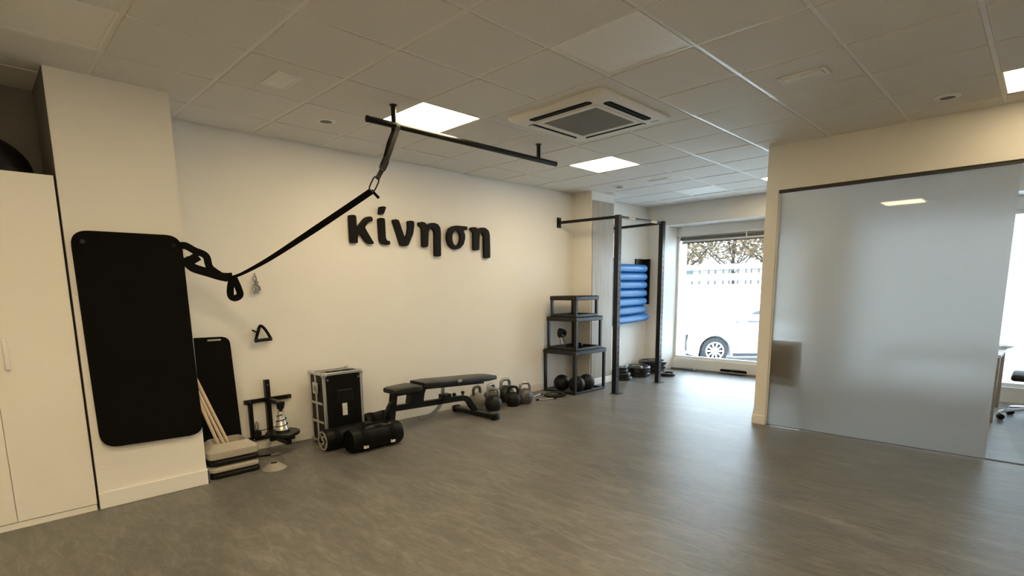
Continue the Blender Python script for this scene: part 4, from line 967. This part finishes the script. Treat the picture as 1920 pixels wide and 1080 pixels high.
# car parked at an angle
hub = Vector((11.40, 0.58, -0.10)); ang = math.radians(130)
fw = Vector((math.cos(ang), math.sin(ang), 0)); lf = Vector((-math.sin(ang), math.cos(ang), 0))
HW = 0.90; WR = 0.32
org = hub-lf*(HW-0.02)-fw*1.32; org.z = ZG          # car centre on the ground; front axle 1.32 m ahead
t = thing('parked_car', 'white car parked at an angle outside the shop window', 'car', org, ang)
def arch(xc, r, n=10): return [(xc+r*math.cos(PI-PI*k/n), WR+r*math.sin(PI*k/n)) for k in range(n+1)]
side = [(-2.08, 0.30), (-1.30-0.38, 0.20)]+arch(-1.30, 0.375)+[(-0.90, 0.17), (0.90, 0.17)]+arch(1.32, 0.375)+[(1.72, 0.19), (2.05, 0.22), (2.16, 0.34), (2.17, 0.52), (2.10, 0.70), (1.95, 0.80), (1.30, 0.93), (0.85, 0.985), (-1.7, 0.99), (-2.10, 0.92), (-2.16, 0.6)]
side = [(a if a < 1.75 else 1.75+(a-1.75)*0.5, b) for a, b in side]
def carbody():
    bm = B(); lay = []
    for y, sx, dz in ((-0.90, 0.97, 0), (-0.86, 0.985, 0.012), (-0.6, 1.0, 0.03), (0, 1.015, 0.04), (0.6, 1.0, 0.03), (0.86, 0.985, 0.012), (0.90, 0.97, 0)):
        lay.append([bm.verts.new((a*sx if abs(a) > 1.75 else a, y*(1 if b < 0.75 else 0.955), b+(dz if b > 0.6 else 0))) for a, b in side])
    n = len(side)
    for A_, C_ in zip(lay, lay[1:]):
        for k in range(n): bm.faces.new((A_[k], A_[(k+1)%n], C_[(k+1)%n], C_[k]))
    bm.faces.new(lay[0][::-1]); bm.faces.new(lay[-1]); return bm
body = obj('body', carbody(), 'car_white', t, local=True, ang=28)
def tap(poly, y0, y1, inset):
    bm = B(); A_ = [bm.verts.new((a, -(y0 if b < 1.1 else y0-inset), b)) for a, b in poly]; C_ = [bm.verts.new((a, (y0 if b < 1.1 else y0-inset), b)) for a, b in poly]; n = len(poly)
    bm.faces.new(A_[::-1]); bm.faces.new(C_)
    for k in range(n): bm.faces.new((A_[k], A_[(k+1)%n], C_[(k+1)%n], C_[k]))
    return bm
obj('cabin_glass', tap([(0.98, 0.97), (0.20, 1.38), (-1.35, 1.38), (-1.80, 0.98)], 0.80, 0, 0.16), 'car_glass', t, local=True)
obj('roof', tap([(0.24, 1.37), (0.10, 1.44), (-1.10, 1.45), (-1.40, 1.37)], 0.80, 0, 0.155), 'car_white', t, local=True)
for s in (-1, 1):
    for a, b in (((1.00, s*0.80, 0.97), (0.18, s*0.645, 1.39)), ((-0.45, s*0.80, 0.98), (-0.45, s*0.645, 1.40)), ((-1.82, s*0.79, 0.98), (-1.36, s*0.645, 1.39))):
        obj('roof_pillar', bar(B(), a, b, 0.07), 'car_white', t, local=True)
    mr = obj('mirror', rbox(B(), (0.62, s*0.86 if s > 0 else -1.06, 0.94), (0.80, s*1.06 if s > 0 else -0.86, 1.08), 0.03, 2), 'car_white', t, local=True)
    obj('headlamp', rbox(B(), (1.66, min(s*0.56, s*0.868), 0.66), (1.925, max(s*0.56, s*0.845), 0.75), 0.03, 2), 'lamp_clear', t, local=True)
    obj('headlamp_trim', rbox(B(), (1.60, min(s*0.70, s*0.875), 0.685), (1.70, max(s*0.70, s*0.875), 0.725), 0.02, 2), 'car_dark', t, local=True)
    obj('fog_lamp_slot', rbox(B(), (1.80, min(s*0.66, s*0.885), 0.30), (1.90, max(s*0.66, s*0.885), 0.46), 0.02, 2), 'car_dark', t, local=True)
    obj('sill_trim', box(B(), (-0.88, min(s*0.89, s*0.905), 0.19), (0.90, max(s*0.89, s*0.905), 0.27)), 'car_dark', t, local=True)
    obj('door_seam', box(B(), (0.80, min(s*0.89, s*0.9015), 0.30), (0.812, max(s*0.89, s*0.9015), 0.72)), 'blind_grey', t, local=True)
    obj('belt_line', box(B(), (-1.7, min(s*0.85, s*0.865), 0.955), (0.98, max(s*0.85, s*0.865), 0.968)), 'blind_grey', t, local=True)
    for xc in (1.32, -1.30):
        w = obj('tyre', lathe(B(), [(0.215, -0.10), (0.29, -0.105), (WR, -0.08), (WR, 0.08), (0.29, 0.105), (0.215, 0.10), (0.20, 0.0), (0.215, -0.10)], (xc, s*0.79, WR), (0, 1, 0), 36), 'tyre', t, local=True)
        rim = lathe(B(), [(0.19, 0.105), (0.218, 0.108), (0.218, 0.06), (0.205, 0.05), (0.19, 0.105)], (xc, s*0.79, WR), (0, s, 0), 36)
        lathe(rim, [(0, 0.098), (0.05, 0.096), (0.055, 0.06), (0, 0.06)], (xc, s*0.79, WR), (0, s, 0), 24)
        for k in range(10):
            a = 2*PI*k/10; d = Vector((math.cos(a), 0, math.sin(a)))
            sweep(rim, [Vector((xc, s*0.88, WR))+d*0.04, Vector((xc, s*0.885, WR))+d*0.20], rect(0.018, 0.036), up=(0, 1, 0))
        obj('rim', rim, 'alloy', w, local=True)
        obj('wheel_well', cyl(B(), (xc, s*0.68, WR), (xc, s*0.70, WR), 0.37, n=28), 'car_dark', t, local=True)
        obj('brake_disc', cyl(B(), (xc, s*0.80, WR), (xc, s*0.815, WR), 0.19, n=28), 'car_dark', w, local=True)
obj('grille', rbox(B(), (1.86, -0.70, 0.30), (1.985, 0.70, 0.72), 0.04, 2), 'car_dark', t, local=True)
gr = obj('grille_chrome', rbox(B(), (1.95, -0.62, 0.62), (1.992, 0.62, 0.69), 0.02, 2), 'lamp_clear', t, local=True)
obj('number_plate', rbox(B(), (1.98, 0.16, 0.42), (1.998, 0.60, 0.55), 0.006, 1), 'desk_white', t, local=True)
obj('bumper_lip', rbox(B(), (1.82, -0.70, 0.17), (1.96, 0.70, 0.23), 0.02, 2), 'car_dark', t, local=True)
